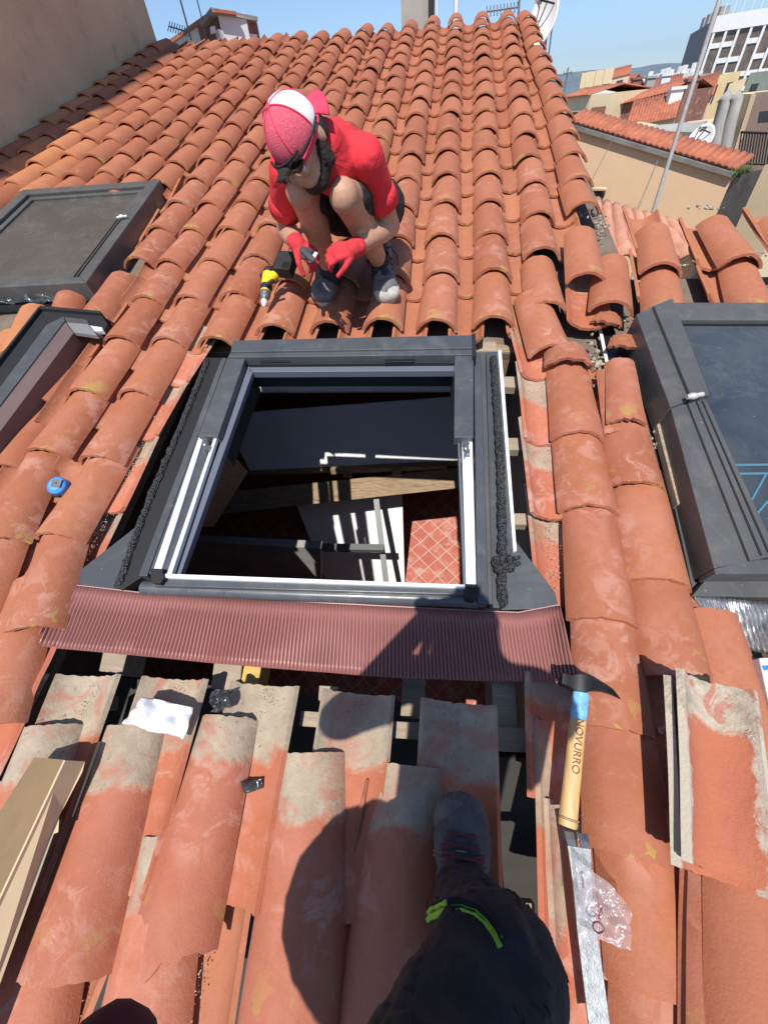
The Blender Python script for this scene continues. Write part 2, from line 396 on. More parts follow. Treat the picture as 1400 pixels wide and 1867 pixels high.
def tm(u, v, kind, ang=0., tilt=None, dz=0., roll=0.):
    z = (.036 if kind == 'cap' else PZ) + .016 + dz
    tilt = math.atan(.016/.32) if tilt is None else tilt
    return T((u, v, z)) @ RZ(ang) @ Matrix.Rotation(-tilt, 4, 'X') @ Matrix.Rotation(roll, 4, 'Y')
TILES = []       # every laid tile: kind, key, matrix, label, group, special
def lay(kind, key, M, label=None, group=None, special=False, tint=None):
    TILES.append(dict(kind=kind, key=key, M=M, label=label, group=group, special=special, k=R.random()))
def from_px(lip, top, kind='cap', dz=0., tilt=None, roll=0.):
    w = .1+dz if kind == 'cap' else .02+dz
    a = P(*lip, w); b = P(*top, w-.012); ang = math.atan2(-(b.x-a.x), b.y-a.y)
    return tm(a.x, a.y, kind, ang, tilt, dz, roll)

def from_top(top, toward, L=.43, kind='pan', dz=0., tilt=None):
    w = .1+dz if kind == 'cap' else .02+dz
    a = P(*toward, w); b = P(*top, w-.012); d = (b-a).normalized(); l = b-d*L
    return tm(l.x, l.y, kind, math.atan2(-d.x, d.y), tilt, dz)
def spt(kind, key, top, toward, label, L=.43, dz=0., group=None): lay(kind, key, from_top(top, toward, L, kind, dz), label, group, True)
ORD = ['first', 'second', 'third', 'fourth', 'fifth', 'sixth', 'seventh', 'eighth', 'ninth', 'tenth', 'eleventh', 'twelfth', 'thirteenth', 'fourteenth', 'fifteenth', 'sixteenth', 'seventeenth', 'eighteenth', 'nineteenth', 'twentieth', 'twenty-first', 'twenty-second', 'twenty-third', 'twenty-fourth', 'twenty-fifth', 'twenty-sixth']
# cap columns of the upper roof field: (u at the skylight head, u at the ridge, first lip v, pitch, top v, from the right verge leftwards)
COLS = [
 (.53, .745, 2.118, .366, 7.12), (.282, .46, 1.575, .355, 7.16), (.037, .175, 1.563, .357, 7.16), (-.204, -.087, 1.56, .357, 7.18), (-.445, -.35, 1.553, .35, 7.12),
 (-.70, -.61, 1.54, .345, 7.08), (-.945, -.861, 1.452, .333, 7.06), (-1.175, -1.112, .467, .325, 7.04), (-1.41, -1.364, .80, .325, 7.0), (-1.60, -1.633, .50, .327, 6.98),
 (-1.83, -1.90, 3.07, .33, 6.95), (-2.07, -2.168, 2.95, .33, 6.9), (-2.31, -2.427, 2.97, .33, 6.9), (-2.55, -2.66, 2.95, .33, 6.86), (-2.78, -2.86, 3.0, .33, 6.8), (-3.0, -3.09, 2.55, .33, 6.7), (-3.22, -3.29, 2.45, .33, 6.6)]
def ucol(c, v): return c[0]+(c[1]-c[0])*(v-1.55)/5.35
W1w = .12
W1 = [P(41, 345, W1w), P(292, 327, W1w), P(156, 514, W1w)]; W1.append(W1[0]+W1[2]-W1[1])    # skylight with blind: TL, TR, BR, BL
def in_poly(p, poly):
    c = False; n = len(poly)
    for i in range(n):
        a, b = poly[i], poly[(i+1) % n]
        if (a.y > p[1]) != (b.y > p[1]) and p[0] < (b.x-a.x)*(p[1]-a.y)/(b.y-a.y)+a.x: c = not c
    return c
REM = {(9, k) for k in range(0)}
for ci, c in enumerate(COLS):
    k = 0; v = c[2]
    while v < c[4]-.22:
        vv = v+R.uniform(-.012, .012); u = ucol(c, vv)+R.uniform(-.006, .006)
        skip = ci >= 9 and vv < 2.0 or ci in (9,) and vv < 2.1
        if ci == 10 and vv < 3.0: skip = True
        if not skip:
            worn = vv < 2.9 and ci < 10
            L = None
            where = 'up from the cut end' if ci < 7 else 'up the column'
            lab = f"clay cap tile, {ORD[min(k,25)]} {where}, in the {ORD[ci+1]} column from the verge"
            key = 'cap_upw' if worn else 'cap_up'
            if (ci >= 14 and vv < 4.3 and R.random() < .6) or (ci == 15 and vv < 4.5): key = 'cap_or'
            M = tm(u, vv, 'cap', math.atan2(-(c[1]-c[0]), 5.35)+R.uniform(-.03, .03), dz=R.uniform(-.002, .004), roll=R.uniform(-.03, .03))
            if not (ci == 5 and False): lay('cap', key, M, lab, 'cap tiles of the sunlit roof field')
        v += c[4] and c[3]; k += 1
# pans between the cap columns
for ci in range(len(COLS)-1):
    a, b = COLS[ci], COLS[ci+1]
    v0 = {0: 1.52, 1: 1.50, 2: 1.48, 3: 1.49, 4: 1.48, 5: 1.47, 6: 1.44}.get(ci, None)
    if v0 is None: v0 = .28 if ci in (7, 8) else 3.0
    if ci == 0: v0 = 1.52
    k = 0; v = v0
    while v < 6.95:
        u = (ucol(a, v)+ucol(b, v))/2
        if ci == 9 and v < 2.9: u += .0
        lay('pan', 'pan_up', tm(u, v, 'pan', math.atan2(-(a[1]-a[0]), 5.35)+R.uniform(-.02, .02)), f"clay pan tile, {ORD[min(k,25)]} up in the {ORD[ci]} gutter counted from the verge", 'pan tiles in the gutters of the roof field')
        v += .352; k += 1
for v in [3.35+.34*k for k in range(11)]:      # last gutter against the rendered wall
    lay('cap', 'cap_up' if R.random() < .6 else 'cap_or', tm(-3.38+.015*v-.06, v, 'cap', R.uniform(-.05, .05), dz=.02, roll=.3), f"clay tile tucked against the brown rendered wall, {ORD[int((v-3.2)/.34)]} from the left edge", 'tiles tucked against the rendered wall')
    lay('pan', 'pan_up', tm(-3.12, v, 'pan'), f"pan tile in the gutter nearest the brown rendered wall, {ORD[int((v-3.2)/.34)]} up", 'pan tiles in the gutters of the roof field')
for k in range(13):
    v = 2.12+.36*k; t = (v-2.1)/4.6
    lay('pan', 'pan_up', tm(.685+.155*t, v, 'pan', -.03, dz=.004), f"clay pan tile, {ORD[k]} up in the narrow gutter beside the mortared verge", 'pan tiles in the gutters of the roof field')
# verge column on the right, bedded in mortar
VER = [(965, 32), (970, 47), (975, 62), (980, 80), (990, 103), (998, 126), (1008, 148), (1017, 177), (1027, 208), (1036, 244), (1047, 283), (1057, 328), (1068, 376)]
VP_ = [P(x, y, .1) for x, y in VER]
for i, p in enumerate(VP_[::-1]):
    q = VP_[::-1][min(i+1, len(VP_)-1)]; ang = math.atan2(-(q.x-p.x), max(.2, q.y-p.y))
    lay('cap', 'cap_up', tm(p.x, p.y, 'cap', ang*.6+.02, dz=.012), f"clay verge tile, {ORD[i]} up the mortared verge column at the right edge", 'verge tiles along the right edge')
# ---- column left of the skylight, running on below it (A) and the tiles of the lower field
SPC = []
def sp(kind, key, lip, top, label, dz=0., tilt=None, roll=0., group=None):
    lay(kind, key, from_px(lip, top, kind, dz, tilt, roll), label, group, True)
sp('cap', 'cap_upw', (38, 1150), (95, 985), 'clay cap tile at the left end of the pleated apron, lowest in its column')
sp('cap', 'cap_upw', (-48, 1330), (12, 1160), 'clay cap tile cut by the left photo edge below the pleated apron')
sp('cap', 'cap_upw', (-15, 985), (62, 826), 'clay cap tile cut by the left photo edge beside the blue tape measure')
sp('cap', 'cap_upw', (-90, 1150), (-18, 988), 'clay cap tile just outside the left photo edge above the cardboard')
sp('pan', 'pan_edge', (325, 708), (385, 610), 'mortar-streaked pan tile beside the top left corner of the open skylight')
sp('pan', 'pan_edge', (268, 806), (330, 690), 'mortar-streaked pan tile left of the open skylight, second from its top corner')
sp('pan', 'pan_edge', (206, 938), (275, 790), 'mortar-streaked pan tile left of the open skylight, above the grey corner plate')
sp('pan', 'pan_edge', (140, 1078), (212, 920), 'gritty mortar-covered pan tile meeting the left tip of the pleated apron', dz=-.03)
spt('pan', 'pan_cutA', (84, 1186), (30, 1290), 'pan tile with a silver metal strip below the apron left tip', .15, -.01)
spt('pan', 'pan_cutB', (66, 1232), (-10, 1380), 'pan tile with a mossy lip under the pale cap left of the cardboard', .27, -.02)
LOWG = 'loose cap tiles laid back below the apron'
sp('cap', 'cap_low', (-95, 1790), (66, 1328), 'loose pale cap tile mostly covered by the cardboard strip')
sp('cap', 'cap_low', (80, 1797), (217, 1352), 'loose cap tile with a rough nub, just right of the cardboard strip')
sp('cap', 'cap_low', (518, 1905), (560, 1380), 'loose cap tile with grey mortar top and dark cracks, centre of the lower field')
sp('cap', 'cap_low', (708, 1950), (742, 1428), 'loose cap tile half in the photographer shadow, left of the boot')
sp('cap', 'cap_low', (-30, 2080), (48, 1775), 'cap tile peeking out below the cardboard strip', dz=-.016)
sp('cap', 'cap_low', (190, 2150), (262, 1738), 'cap tile with bare grey mortar end under the broken lip', dz=-.018)
sp('cap', 'cap_low', (120, 2150), (185, 1790), 'spare')
TILES.pop()
spt('pan', 'pan_low', (182, 1236), (112, 1420), 'pan tile with a mortar-grey top, leftmost below the apron')
spt('pan', 'pan_low', (335, 1242), (226, 1610), 'pan tile under the white paper sheet')
spt('pan', 'pan_low', (491, 1253), (412, 1650), 'pan tile with a grey gritty top and torn label scrap')
spt('pan', 'pan_low', (656, 1268), (612, 1680), 'pan tile with a broken clay sliver lying in it')
spt('pan', 'pan_low', (832, 1284), (828, 1700), 'shadowed pan tile under the photographer boot')
spt('pan', 'pan_low', (60, 1420), (0, 1600), 'pan tile hidden under the cardboard')
for (a, b, l) in [((70, 1960), (222, 1590), 'second pan tile down in the gutter below the paper sheet'), ((345, 2010), (408, 1628), 'second pan tile down in the gutter with the label scrap'), ((600, 2050), (612, 1655), 'second pan tile down in the gutter with the clay sliver'), ((822, 2050), (826, 1680), 'pan tile hidden beneath the black trouser leg'), ((-60, 1960), (30, 1620), 'pan tile under the lower end of the cardboard')]:
    sp('pan', 'pan_up', a, b, l, dz=-.014)
# ---- right of the opening
sp('pan', 'pan_edge', (978, 695), (950, 585), 'pan tile at the top right corner of the opening, just under the field')
sp('pan', 'pan_edge', (990, 815), (972, 680), 'lime-streaked pan tile right of the open skylight, second from its top corner')
sp('pan', 'pan_edge', (1003, 950), (984, 800), 'lime-streaked pan tile beside the lower half of the black foam strip')
sp('pan', 'pan_edge', (1020, 1110), (997, 930), 'gritty pan tile above the right tip of the pleated apron', dz=-.03)
spt('pan', 'pan_cutB', (1006, 1240), (1012, 1440), 'pan tile left of the hammer handle with a pale mortar edge', .27, -.01)
sp('pan', 'pan_edge', (1046, 1762), (1028, 1420), 'pan tile under the lower hammer handle and the pry bar fork')
sp('pan', 'pan_edge', (1080, 2000), (1062, 1740), 'pan tile beneath the lower part of the pry bar')
R1 = [((1012, 632), (985, 560), 'cap tile with a chipped lower lip above the stubby broken piece'), ((1062, 790), (1043, 665), 'long cap tile under the stubby broken piece right of the skylight'), ((1085, 925), (1060, 782), 'cap tile right of the opening, level with the lower black foam'), ((1113, 1133), (1086, 915), 'cap tile right of the apron corner plate'), ((1135, 1335), (1113, 1128), 'cap tile right of the pleated apron tip, under the hammer pick'), ((1167, 1572), (1140, 1330), 'cap tile right of the hammer handle'), ((1225, 1830), (1180, 1562), 'cap tile beside the crumpled plastic bag'), ((1245, 2060), (1228, 1810), 'cap tile at the bottom edge right of the pry bar')]
sp('cap', 'cap_upw', (1002, 553), (981, 440), 'cap tile directly above the chipped one, right of the worker')
for i, (a, b, l) in enumerate(R1): sp('cap', 'cap_upw', a, b, l, dz=.004)
ME['stub'] = [tile_mesh('tile_stub', [M_upw, M_edge], L=.12, w0=.185, w1=.165, seed=4, jag=.004, brk=lambda a: .02*max(0, -a)+.012*abs(math.sin(a*5)))]
lay('cap', 'stub', from_px((1047, 660), (1030, 600), 'cap', .022), 'stubby broken cap piece lying on the long cap right of the skylight', None, True)
# second column right (loose, crooked)
sp('cap', 'cap_up', (1076, 500), (1060, 400), 'loose cap tile jutting out crookedly below the end of the verge', dz=.035, tilt=.0, roll=.1)
sp('cap', 'cap_up', (1122, 552), (1122, 450), 'cap tile with its arch open beside the right skylight corner', dz=.02)
ME['frag'] = [tile_mesh('tile_fragment', [M_up, M_edge], L=.10, w0=.13, w1=.10, seed=14, jag=.006, half=50, brk=lambda a: .03*abs(a))]
lay('cap', 'frag', from_px((1112, 580), (1118, 552), 'cap', .01), 'small curved tile fragment wedged under the open arch', None, True)
lay('cap', 'frag', T((0, 0, .0)) @ from_px((1150, 625), (1143, 585), 'cap', .01), 'little tile fragment on mortar rubble beside the right skylight frame', None, True)
ME['half'] = [tile_mesh('tile_half', [M_upw, M_edge], L=.33, w0=.125, w1=.10, seed=24, jag=.003, half=46)]
lay('cap', 'half', from_px((1155, 755), (1137, 628), 'cap', .04, .02, -.12), 'narrow split cap tile lying on top of another by the right skylight', None, True)
lay('cap', 'half', from_px((1148, 778), (1125, 690), 'cap', .012, .02, .05), 'split cap tile underneath, showing its lip over the black membrane', None, True)
sp('cap', 'cap_upw', (1172, 883), (1155, 803), 'hairline-cracked cap tile beside the right skylight')
sp('cap', 'cap_upw', (1212, 1060), (1178, 872), 'cap tile touching the foot of the right skylight flashing')
sp('cap', 'cap_upw', (1248, 1240), (1210, 1050), 'cap tile next to the creased lead skirt')
sp('cap', 'cap_up', (1420, 1470), (1338, 1205), 'cap tile below the creased lead skirt at the right edge', dz=-.005)
sp('pan', 'pan_up', (1400, 1320), (1290, 1215), 'pan tile glimpsed under the creased lead skirt', dz=-.01)
sp('pan', 'pan_low', (1066, 608), (1060, 480), 'bare pan tile with whitish bloom between the loose caps')
sp('pan', 'pan_up', (1100, 815), (1085, 700), 'pan tile below the mortar rubble right of the chipped cap')
for a, b, l in [((1118, 930), (1100, 800), 'pan tile sliver beside the hairline-cracked cap'), ((1160, 1130), (1135, 920), 'pan tile sliver between the two columns right of the skylight'), ((1190, 1330), (1165, 1120), 'pan tile sliver above the upturned tile'), ((1240, 1640), (1210, 1320), 'pan tile beneath the upturned tile'), ((1290, 2000), (1250, 1620), 'pan tile beneath the stacked tiles')]:
    sp('pan', 'pan_up', a, b, l)
# above the right skylight
sp('cap', 'cap_up', (1215, 482), (1197, 385), 'broad cap tile above the left corner of the right skylight', dz=.02)
sp('cap', 'cap_up', (1222, 560), (1213, 480), 'cap tile cut off by the right skylight head, left one')
sp('cap', 'cap_up', (1362, 468), (1308, 380), 'broad leaning cap tile right of the mortar lump, above the right skylight', dz=.02)
sp('cap', 'cap_up', (1388, 560), (1355, 455), 'cap tile cut off by the right skylight head, right one')
sp('cap', 'cap_up', (1480, 470), (1415, 385), 'leaning cap tile at the right photo edge above the skylight', dz=.02)
sp('pan', 'pan_up', (1290, 492), (1258, 400), 'pan tile between the two broad caps above the right skylight', dz=.02)
sp('pan', 'pan_up', (1312, 556), (1285, 480), 'lime-edged pan tile resting on the right skylight head')
sp('pan', 'pan_up', (1180, 470), (1160, 395), 'pan tile left of the broad caps behind the loose tile', dz=.01)
sp('pan', 'pan_up', (1185, 560), (1172, 460), 'pan tile meeting the right skylight corner')
sp('pan', 'pan_up', (1420, 470), (1375, 390), 'pan tile at the right photo edge between leaning caps', dz=.01)
# around the left skylights
sp('pan', 'pan_up', (292, 388), (315, 335), 'upright-edged pan tile at the top right corner of the blinded skylight')
sp('pan', 'pan_up', (242, 455), (275, 395), 'pan tile with raised edge halfway along the blinded skylight')
sp('pan', 'pan_up', (170, 520), (222, 450), 'bright orange pan tile at the lower corner of the blinded skylight')
TILES[-1]['key'] = 'pan_or'; variants('pan_or', [M_or], 1, cap=False, w0=.15, w1=.178)
sp('cap', 'cap_or', (20, 640), (50, 545), 'smooth bright orange cap tile behind the black curb flashing')
sp('cap', 'cap_or', (-40, 700), (10, 600), 'bright orange cap tile cut by the left edge behind the curb flashing', dz=-.01)
sp('cap', 'cap_upw', (95, 600), (112, 545), 'small cap tile between the foil strip and the curb flashing')
sp('cap', 'cap_upw', (160, 575), (205, 505), 'cap tile right of the foil strip')
for a, b, l in [((110, 640), (165, 580), 'first shaded cap tile beneath the mauve window lining'), ((60, 730), (120, 650), 'second shaded cap tile beneath the mauve window lining'), ((-10, 850), (62, 738), 'third shaded cap tile beneath the mauve window lining')]:
    sp('cap', 'cap_upw', a, b, l, dz=-.03)
for a, b, l in [((150, 665), (195, 600), 'shaded pan tile right of the mauve lining, top'), ((75, 790), (140, 680), 'shaded pan tile right of the mauve lining, middle'), ((-20, 960), (65, 810), 'shaded pan tile right of the mauve lining, bottom')]:
    sp('pan', 'pan_up', a, b, l)
ME['jag'] = [tile_mesh('tile_broken_lip', [M_low, M_edge], L=.40, w0=.19, w1=.15, seed=5, jag=.004, brk=lambda a: (-.035+.02*math.sin(a*9) if -.25 < a < .35 else (.03 if a < 0 else -.01)))]
lay('cap', 'jag', from_px((296, 1728), (388, 1368), 'cap', 0.), 'loose cap tile with a jagged broken lip in the lower field', LOWG, True)
# lift tile leaning as a roof vent behind the worker's cap
v0 = P(524, 158, .2)
lay('cap', 'cap_up', T((v0.x, v0.y, .13)) @ RZ(-.25) @ Matrix.Rotation(-.22, 4, 'X'), 'raised vent tile with a dark mouth above the worker cap', None, True)

def screen_area(t):
    L = .42; vs = [proj_cam((RM @ t['M']) @ Vector(p)) for p in ((-.09, 0, .03), (.09, 0, .03), (.09, L, .03), (-.09, L, .03))]
    if any(q is None for q in vs): return -1
    xs = [min(1400, max(0, q[0])) for q in vs]; ys = [min(1867, max(0, q[1])) for q in vs]
    a = abs(sum(xs[i]*ys[(i+1) % 4]-xs[(i+1) % 4]*ys[i] for i in range(4)))/2
    return a*(1. if t['kind'] == 'cap' else .4)
for t in TILES: t['a'] = screen_area(t)
spec = [t for t in TILES if t['special']]; rest = sorted([t for t in TILES if not t['special']], key=lambda t: -t['a'])
NI = max(0, 298-len(spec)); near, far = [t for t in rest[:NI] if t['a'] > 0], rest[NI:]+[t for t in rest[:NI] if t['a'] <= 0]
print('TILES', len(TILES), 'individual', len(spec)+len(near))
for t in spec+near:
    meshes = ME[t['key']]; o = bpy.data.objects.new('clay_tile', meshes[int(t['k']*len(meshes)) % len(meshes)]); COL.objects.link(o)
    o.matrix_world = RM @ t['M']; tag(o, t['label'] or 'clay tile', 'clay tile', t['group'])
def join_far(ts):
    vs, fs, tv = [], [], []
    for t in ts:
        me = ME[t['key']][int(t['k']*97) % len(ME[t['key']])]; b = len(vs)
        vs += [t['M'] @ v.co for v in me.vertices]; fs += [tuple(b+i for i in p.vertices) for p in me.polygons]; tv += [t['k']]*len(me.vertices)
    m = bpy.data.meshes.new('roof_tiles'); m.from_pydata([tuple(v) for v in vs], [], fs); m.materials.append(M_far)
    a = m.attributes.new('tv', 'FLOAT', 'POINT'); a.data.foreach_set('value', tv)
    m.polygons.foreach_set('use_smooth', [True]*len(m.polygons)); m.set_sharp_from_angle(angle=math.radians(40))
    o = bpy.data.objects.new('distant_tiles', m); COL.objects.link(o); o.matrix_world = RM
    tag(o, 'even rows of small terracotta tiles climbing to the distant ridge', 'roof tiles', None, 'stuff')
join_far(far)

# ================================================================== THE HOUSE UNDER THE TILES
house = thing('tiled_house', 'old tiled house whose roof is opened up for a new skylight', 'house', RM @ T((-1.2, 3, -2.6)))
def slab(rects, w1, w0):
    mb = MB()
    for (u0, u1, v0, v1) in rects: mb.box(((u0+u1)/2, (v0+v1)/2, (w0+w1)/2), (u1-u0, v1-v0, w1-w0))
    return mb
part('roof_deck', slab([(-3.6, -1.08, -1.3, 2.98), (-3.6, -1.08, 2.98, 7.1), (-1.08, .42, 1.50, 7.1), (.42, .98, 2.0, 7.1), (.42, .93, -1.3, 2.0), (.93, 2.6, 1.30, 2.05)], -.022, -.05), simple('dusty_roof_boards', (.16, .12, .09), .9, nscale=8, amt=.3), house)
# far slope behind the ridge
fb = MB(); fb.hexa([Vector((-3.6, 7.12, -.05)), Vector((.98, 7.12, -.05)), Vector((.98, 11, -2.6)), Vector((-3.6, 11, -2.6))], [Vector((-3.6, 7.12, .0)), Vector((.98, 7.12, .0)), Vector((.98, 11, -2.5)), Vector((-3.6, 11, -2.5))])
part('far_slope', fb, M_up, house)
M_wallin = simple('bare_inner_wall', (.32, .31, .3), .9, nscale=4, amt=.2)
M_cream = simple('peach_render', (.62, .40, .24), .9, nscale=4, amt=.05, bstr=.15, bscale=60)
wl = MB()
for (u0, u1, v0, v1) in [(-3.55, -3.4, -1.3, 7.1), (.83, .93, 1.0, 7.1), (-3.4, .9, 6.9, 7.1), (-3.4, 2.5, -1.3, -1.15), (2.4, 2.5, -1.1, 2.0)]: wl.box(((u0+u1)/2, (v0+v1)/2, -1.9), (u1-u0, v1-v0, 3.66))
part('outer_wall', wl, M_cream, house)
# room below the opening
FW = -2.62
def floor_mat():
    m, n, b = nt('terracotta_floor_tiles'); tc = n.nodes.new('ShaderNodeTexCoord'); mp = n.nodes.new('ShaderNodeMapping')
    mp.inputs['Rotation'].default_value = (0, 0, math.radians(45)); lk(n, tc.outputs['Object'], mp.inputs[0])
    br = n.nodes.new('ShaderNodeTexBrick'); br.offset = 0; br.inputs['Scale'].default_value = 1; br.inputs['Brick Width'].default_value = .13; br.inputs['Row Height'].default_value = .13; br.inputs['Mortar Size'].default_value = .004
    br.inputs['Color1'].default_value = (.38, .1, .07, 1); br.inputs['Color2'].default_value = (.45, .13, .09, 1); br.inputs['Mortar'].default_value = (.5, .38, .3, 1)
    lk(n, mp.outputs[0], br.inputs['Vector']); c = mx(n, ramp(n, nz(n, 9, 5, .7, tc.outputs['Object']), .5, .7), br.outputs['Color'], (.5, .3, .25)); lk(n, c, b.inputs['Base Color']); b.inputs['Roughness'].default_value = .6; return m
fl = MB(); fl.box((-1.2, 1.5, FW-.05), (4.3, 5.4, .1)); part('room_floor', fl, floor_mat(), house)
iw = MB()
for (u0, u1, v0, v1) in [(-2.9, -2.8, -1.1, 4.2), (-2.8, .82, 4.1, 4.2), (.6, .7, -1.1, 4.1)]: iw.box(((u0+u1)/2, (v0+v1)/2, -1.35), (u1-u0, v1-v0, 2.5))
part('room_wall', iw, M_wallin, house)
def quadslab(pts, th, mats, name, parent, label=None, bev=None):
    """quad given by (px, py, w) corners, thickened away from the camera"""
    v = [P(x, y, w) for x, y, w in pts]; nrm = (v[1]-v[0]).cross(v[-1]-v[0]).normalized()
    if nrm.dot(Vector((0, 0, HC))-v[0]) < 0: nrm = -nrm
    mb = MB(); mb.hexa([p-nrm*th for p in v], v); return part(name, mb, mats, parent, label=label, bev=bev)
quadslab([(405, 755, -1.0), (838, 722, -1.0), (850, 838, -1.38), (455, 858, -1.38)], .02, M_whitep, 'grey_board', house, 'pale lining board hanging inside the opening')
quadslab([(440, 676, -.10), (836, 672, -.10), (836, 712, -.16), (440, 714, -.16)], .04, M_greyw, 'header_beam', house, 'grey planed header under the window head')
quadslab([(330, 905, -1.35), (850, 852, -1.35), (850, 888, -1.45), (330, 945, -1.45)], .16, M_oldw, 'ceiling_beam', house, 'rough old ceiling beam crossing the opening')
quadslab([(600, 857, -1.28), (815, 849, -1.28), (815, 855, -1.32), (600, 865, -1.32)], .05, M_oldw, 'beam_batten', house)
for x in (625, 715): quadslab([(x, 858, -1.3), (x+16, 857, -1.3), (x+16, 870, -1.36), (x, 871, -1.36)], .05, M_oldw, 'beam_block', house)
quadslab([(455, 852, -1.38), (850, 838, -1.38), (850, 848, -1.4), (455, 864, -1.4)], .06, M_oldw, 'wall_plate', house)
quadslab([(535, 905, -1.75), (733, 893, -1.75), (738, 1070, -2.62), (600, 1075, -2.62)], .08, M_whitep, 'partition_wall', house, 'white painted partition down in the room')
quadslab([(300, 985, -1.3), (585, 1000, -1.3), (585, 1100, -2.55), (240, 1100, -2.55)], .06, M_wallin, 'low_partition', house)
rd = MB(); rd.bar(P(684, 895, -1.5), P(704, 1062, -1.9), .045, .045); rd.bar(P(340, 995, -1.6), P(700, 1000, -1.6), .05, .05)
part('steel_channel', rd, simple('grey_steel_channel', (.16, .17, .17), .5, .3), house)
quadslab([(400, 800, -.3), (452, 860, -.7), (390, 960, -.9), (300, 960, -.5)], .02, M_oldw, 'side_board', house)
# rafters and battens seen in the stripped strips
def plank(name, px, w1, w0, mat, label=None):
    mb = MB(); mb.prism(px, w1, w0); return part(name, mb, mat, house, bev=.002, label=label)
plank('rafter', [(1100-870, 1175), (1100-913, 1175), (178, 1230), (222, 1240)], -.03, -.12, M_batt) if False else None
for poly, w1, w0, mt in [
 ([(192, 1170), (236, 1176), (222, 1228), (180, 1224)], -.03, -.13, M_batt), ([(395, 1170), (445, 1176), (436, 1260), (384, 1256)], -.03, -.13, M_batt), ([(452, 1180), (482, 1184), (470, 1250), (438, 1248)], -.025, -.11, M_yel),
 ([(735, 1215), (776, 1218), (774, 1310), (730, 1306)], -.06, -.15, M_batt), ([(895, 1220), (938, 1222), (944, 1332), (900, 1330)], -.03, -.13, M_batt)]:
    plank('rafter', poly, w1, w0, mt)
for poly in [[(120, 1262), (205, 1268), (200, 1296), (112, 1290)], [(548, 1296), (600, 1300), (598, 1328), (545, 1324)], [(582, 1250), (616, 1252), (614, 1280), (580, 1277)],
             [(715, 1315), (1000, 1330), (1002, 1364), (715, 1346)], [(900, 1352), (1000, 1358), (1000, 1374), (900, 1370)], [(940, 1645), (975, 1648), (975, 1690), (940, 1688)]]:
    plank('tiling_batten', poly, -.012, -.045, M_batt)
for poly in [[(905, 798), (965, 798), (966, 820), (906, 820)], [(915, 935), (968, 936), (970, 957), (918, 956)], [(870, 622), (904, 622), (906, 640), (872, 640)], [(915, 686), (946, 686), (948, 706), (916, 705)]]:
    plank('tiling_batten', poly, -.012, -.05, M_batt)
hb = MB(); hb.box((-.32, 1.53, -.045), (1.45, .05, .06)); part('tiling_batten', hb, M_oldw, house, bev=.003)
for x in (.33, -.55, -.95):
    rb = MB(); rb.box((x, 3.3, -.13), (.07, 3.6, .15)); part('rafter', rb, M_oldw, house)
lb = MB(); lb.box((-.5, -.45, -.30), (1.4, 1.1, .03)); part('shade_sheet', lb, M_dark, house)  # dark sheet added below the apron so the gap reads unlit
# boxes stored in the loft under the narrow slot
mb = MB(); mb.box((.33, -.15, -1.0), (.12, .14, .12)); part('stored_box', mb, M_card, house)
quadslab([(900, 1380, -.12), (990, 1385, -.12), (985, 1700, -1.1), (925, 1700, -1.1)], .04, M_dark, 'slot_shade', house)  # near-black sheet gives the slot its shade by colour

# ================================================================== MAIN SKYLIGHT
sk = thing('skylight_frame', 'new grey skylight frame without sash, with red-brown pleated apron', 'skylight frame', RM @ T(P(580, 860, 0)))
def pr(name, poly, w1, w0, mat, parent=sk, bev=.002, label=None):
    mb = MB(); mb.prism(poly, w1, w0); return part(name, mb, mat, parent, bev=bev, label=label)
WT = .105
def strip(name, a0, b0, a1, b1, w1, w0, mat, parent=sk, **k): return pr(name, [a0, b0, b1, a1], w1, w0, mat, parent, **k)
# head: cover sheet in two folded faces, black underside rail, lining
hd = MB(); hd.prism([(425, 620), (862, 610), (864, 634), (420, 641)], WT+.028, -.01); hd.prism([(420, 641.5), (864, 634.5), (866, 646), (415, 651)], WT+.02, WT-.01)
head = part('head_cover', hd, M_fr, sk, bev=.003)
ec = MB(); ec.prism([(860, 607), (867, 607), (869, 648), (862, 649)], WT+.032, WT-.03); FR[head.name] = FR[sk.name]; part('end_cap', ec, M_blk, head, bev=.002)
pr('head_rail', [(447, 651), (832, 647), (832, 661), (452, 664)], WT-.005, -.02, M_blk)
for x in (515, 580, 606, 628, 650, 672, 695): pr('vent_slot', [(x, 653), (x+(14 if x > 520 else 5), 652.6), (x+(14 if x > 520 else 5), 655.4), (x, 656)], WT-.003, WT-.008, M_fr)
for x in (492, 720): pr('hinge_plate', [(x-18, 649), (x+36, 648.4), (x+36, 659), (x-18, 660)], WT+.002, WT-.02, M_iron)
pr('head_lining', [(455, 664), (830, 661), (829, 675.5), (453, 678)], WT-.02, WT-.05, simple('blue_grey_lining', (.11, .125, .16), .5))
# left side
pr('side_cover', [(414, 652), (447, 652), (397, 796), (361, 795)], WT+.012, WT-.03, M_fr, label='upper left cover sheet, dark grey')
pr('side_groove', [(447, 653), (455, 664), (398, 808), (394, 796)], WT-.02, -.06, M_blk)
jl = pr('side_rail', [(361, 796), (392, 797), (318, 1046), (271, 1046)], WT-.012, WT-.05, M_fr, label='left rail stripped to bare metal strips')
FR[jl.name] = FR[sk.name]
pr('metal_strip', [(362, 797), (371, 797), (292, 1046), (277, 1046)], WT-.004, WT-.014, M_alu, jl, bev=.001)
pr('metal_strip', [(390, 797), (396, 797), (313, 1046), (304, 1046)], WT+.002, WT-.014, M_alu, jl, bev=.001)
pr('frame_lining', [(453, 666), (461, 676), (328, 1050), (314, 1050)], WT-.02, WT-.045, simple('blue_grey_lining2', (.12, .135, .17), .5))
pr('outer_rail', [(404, 652), (413, 652), (268, 1050), (252, 1050)], WT-.03, -.01, M_fr)
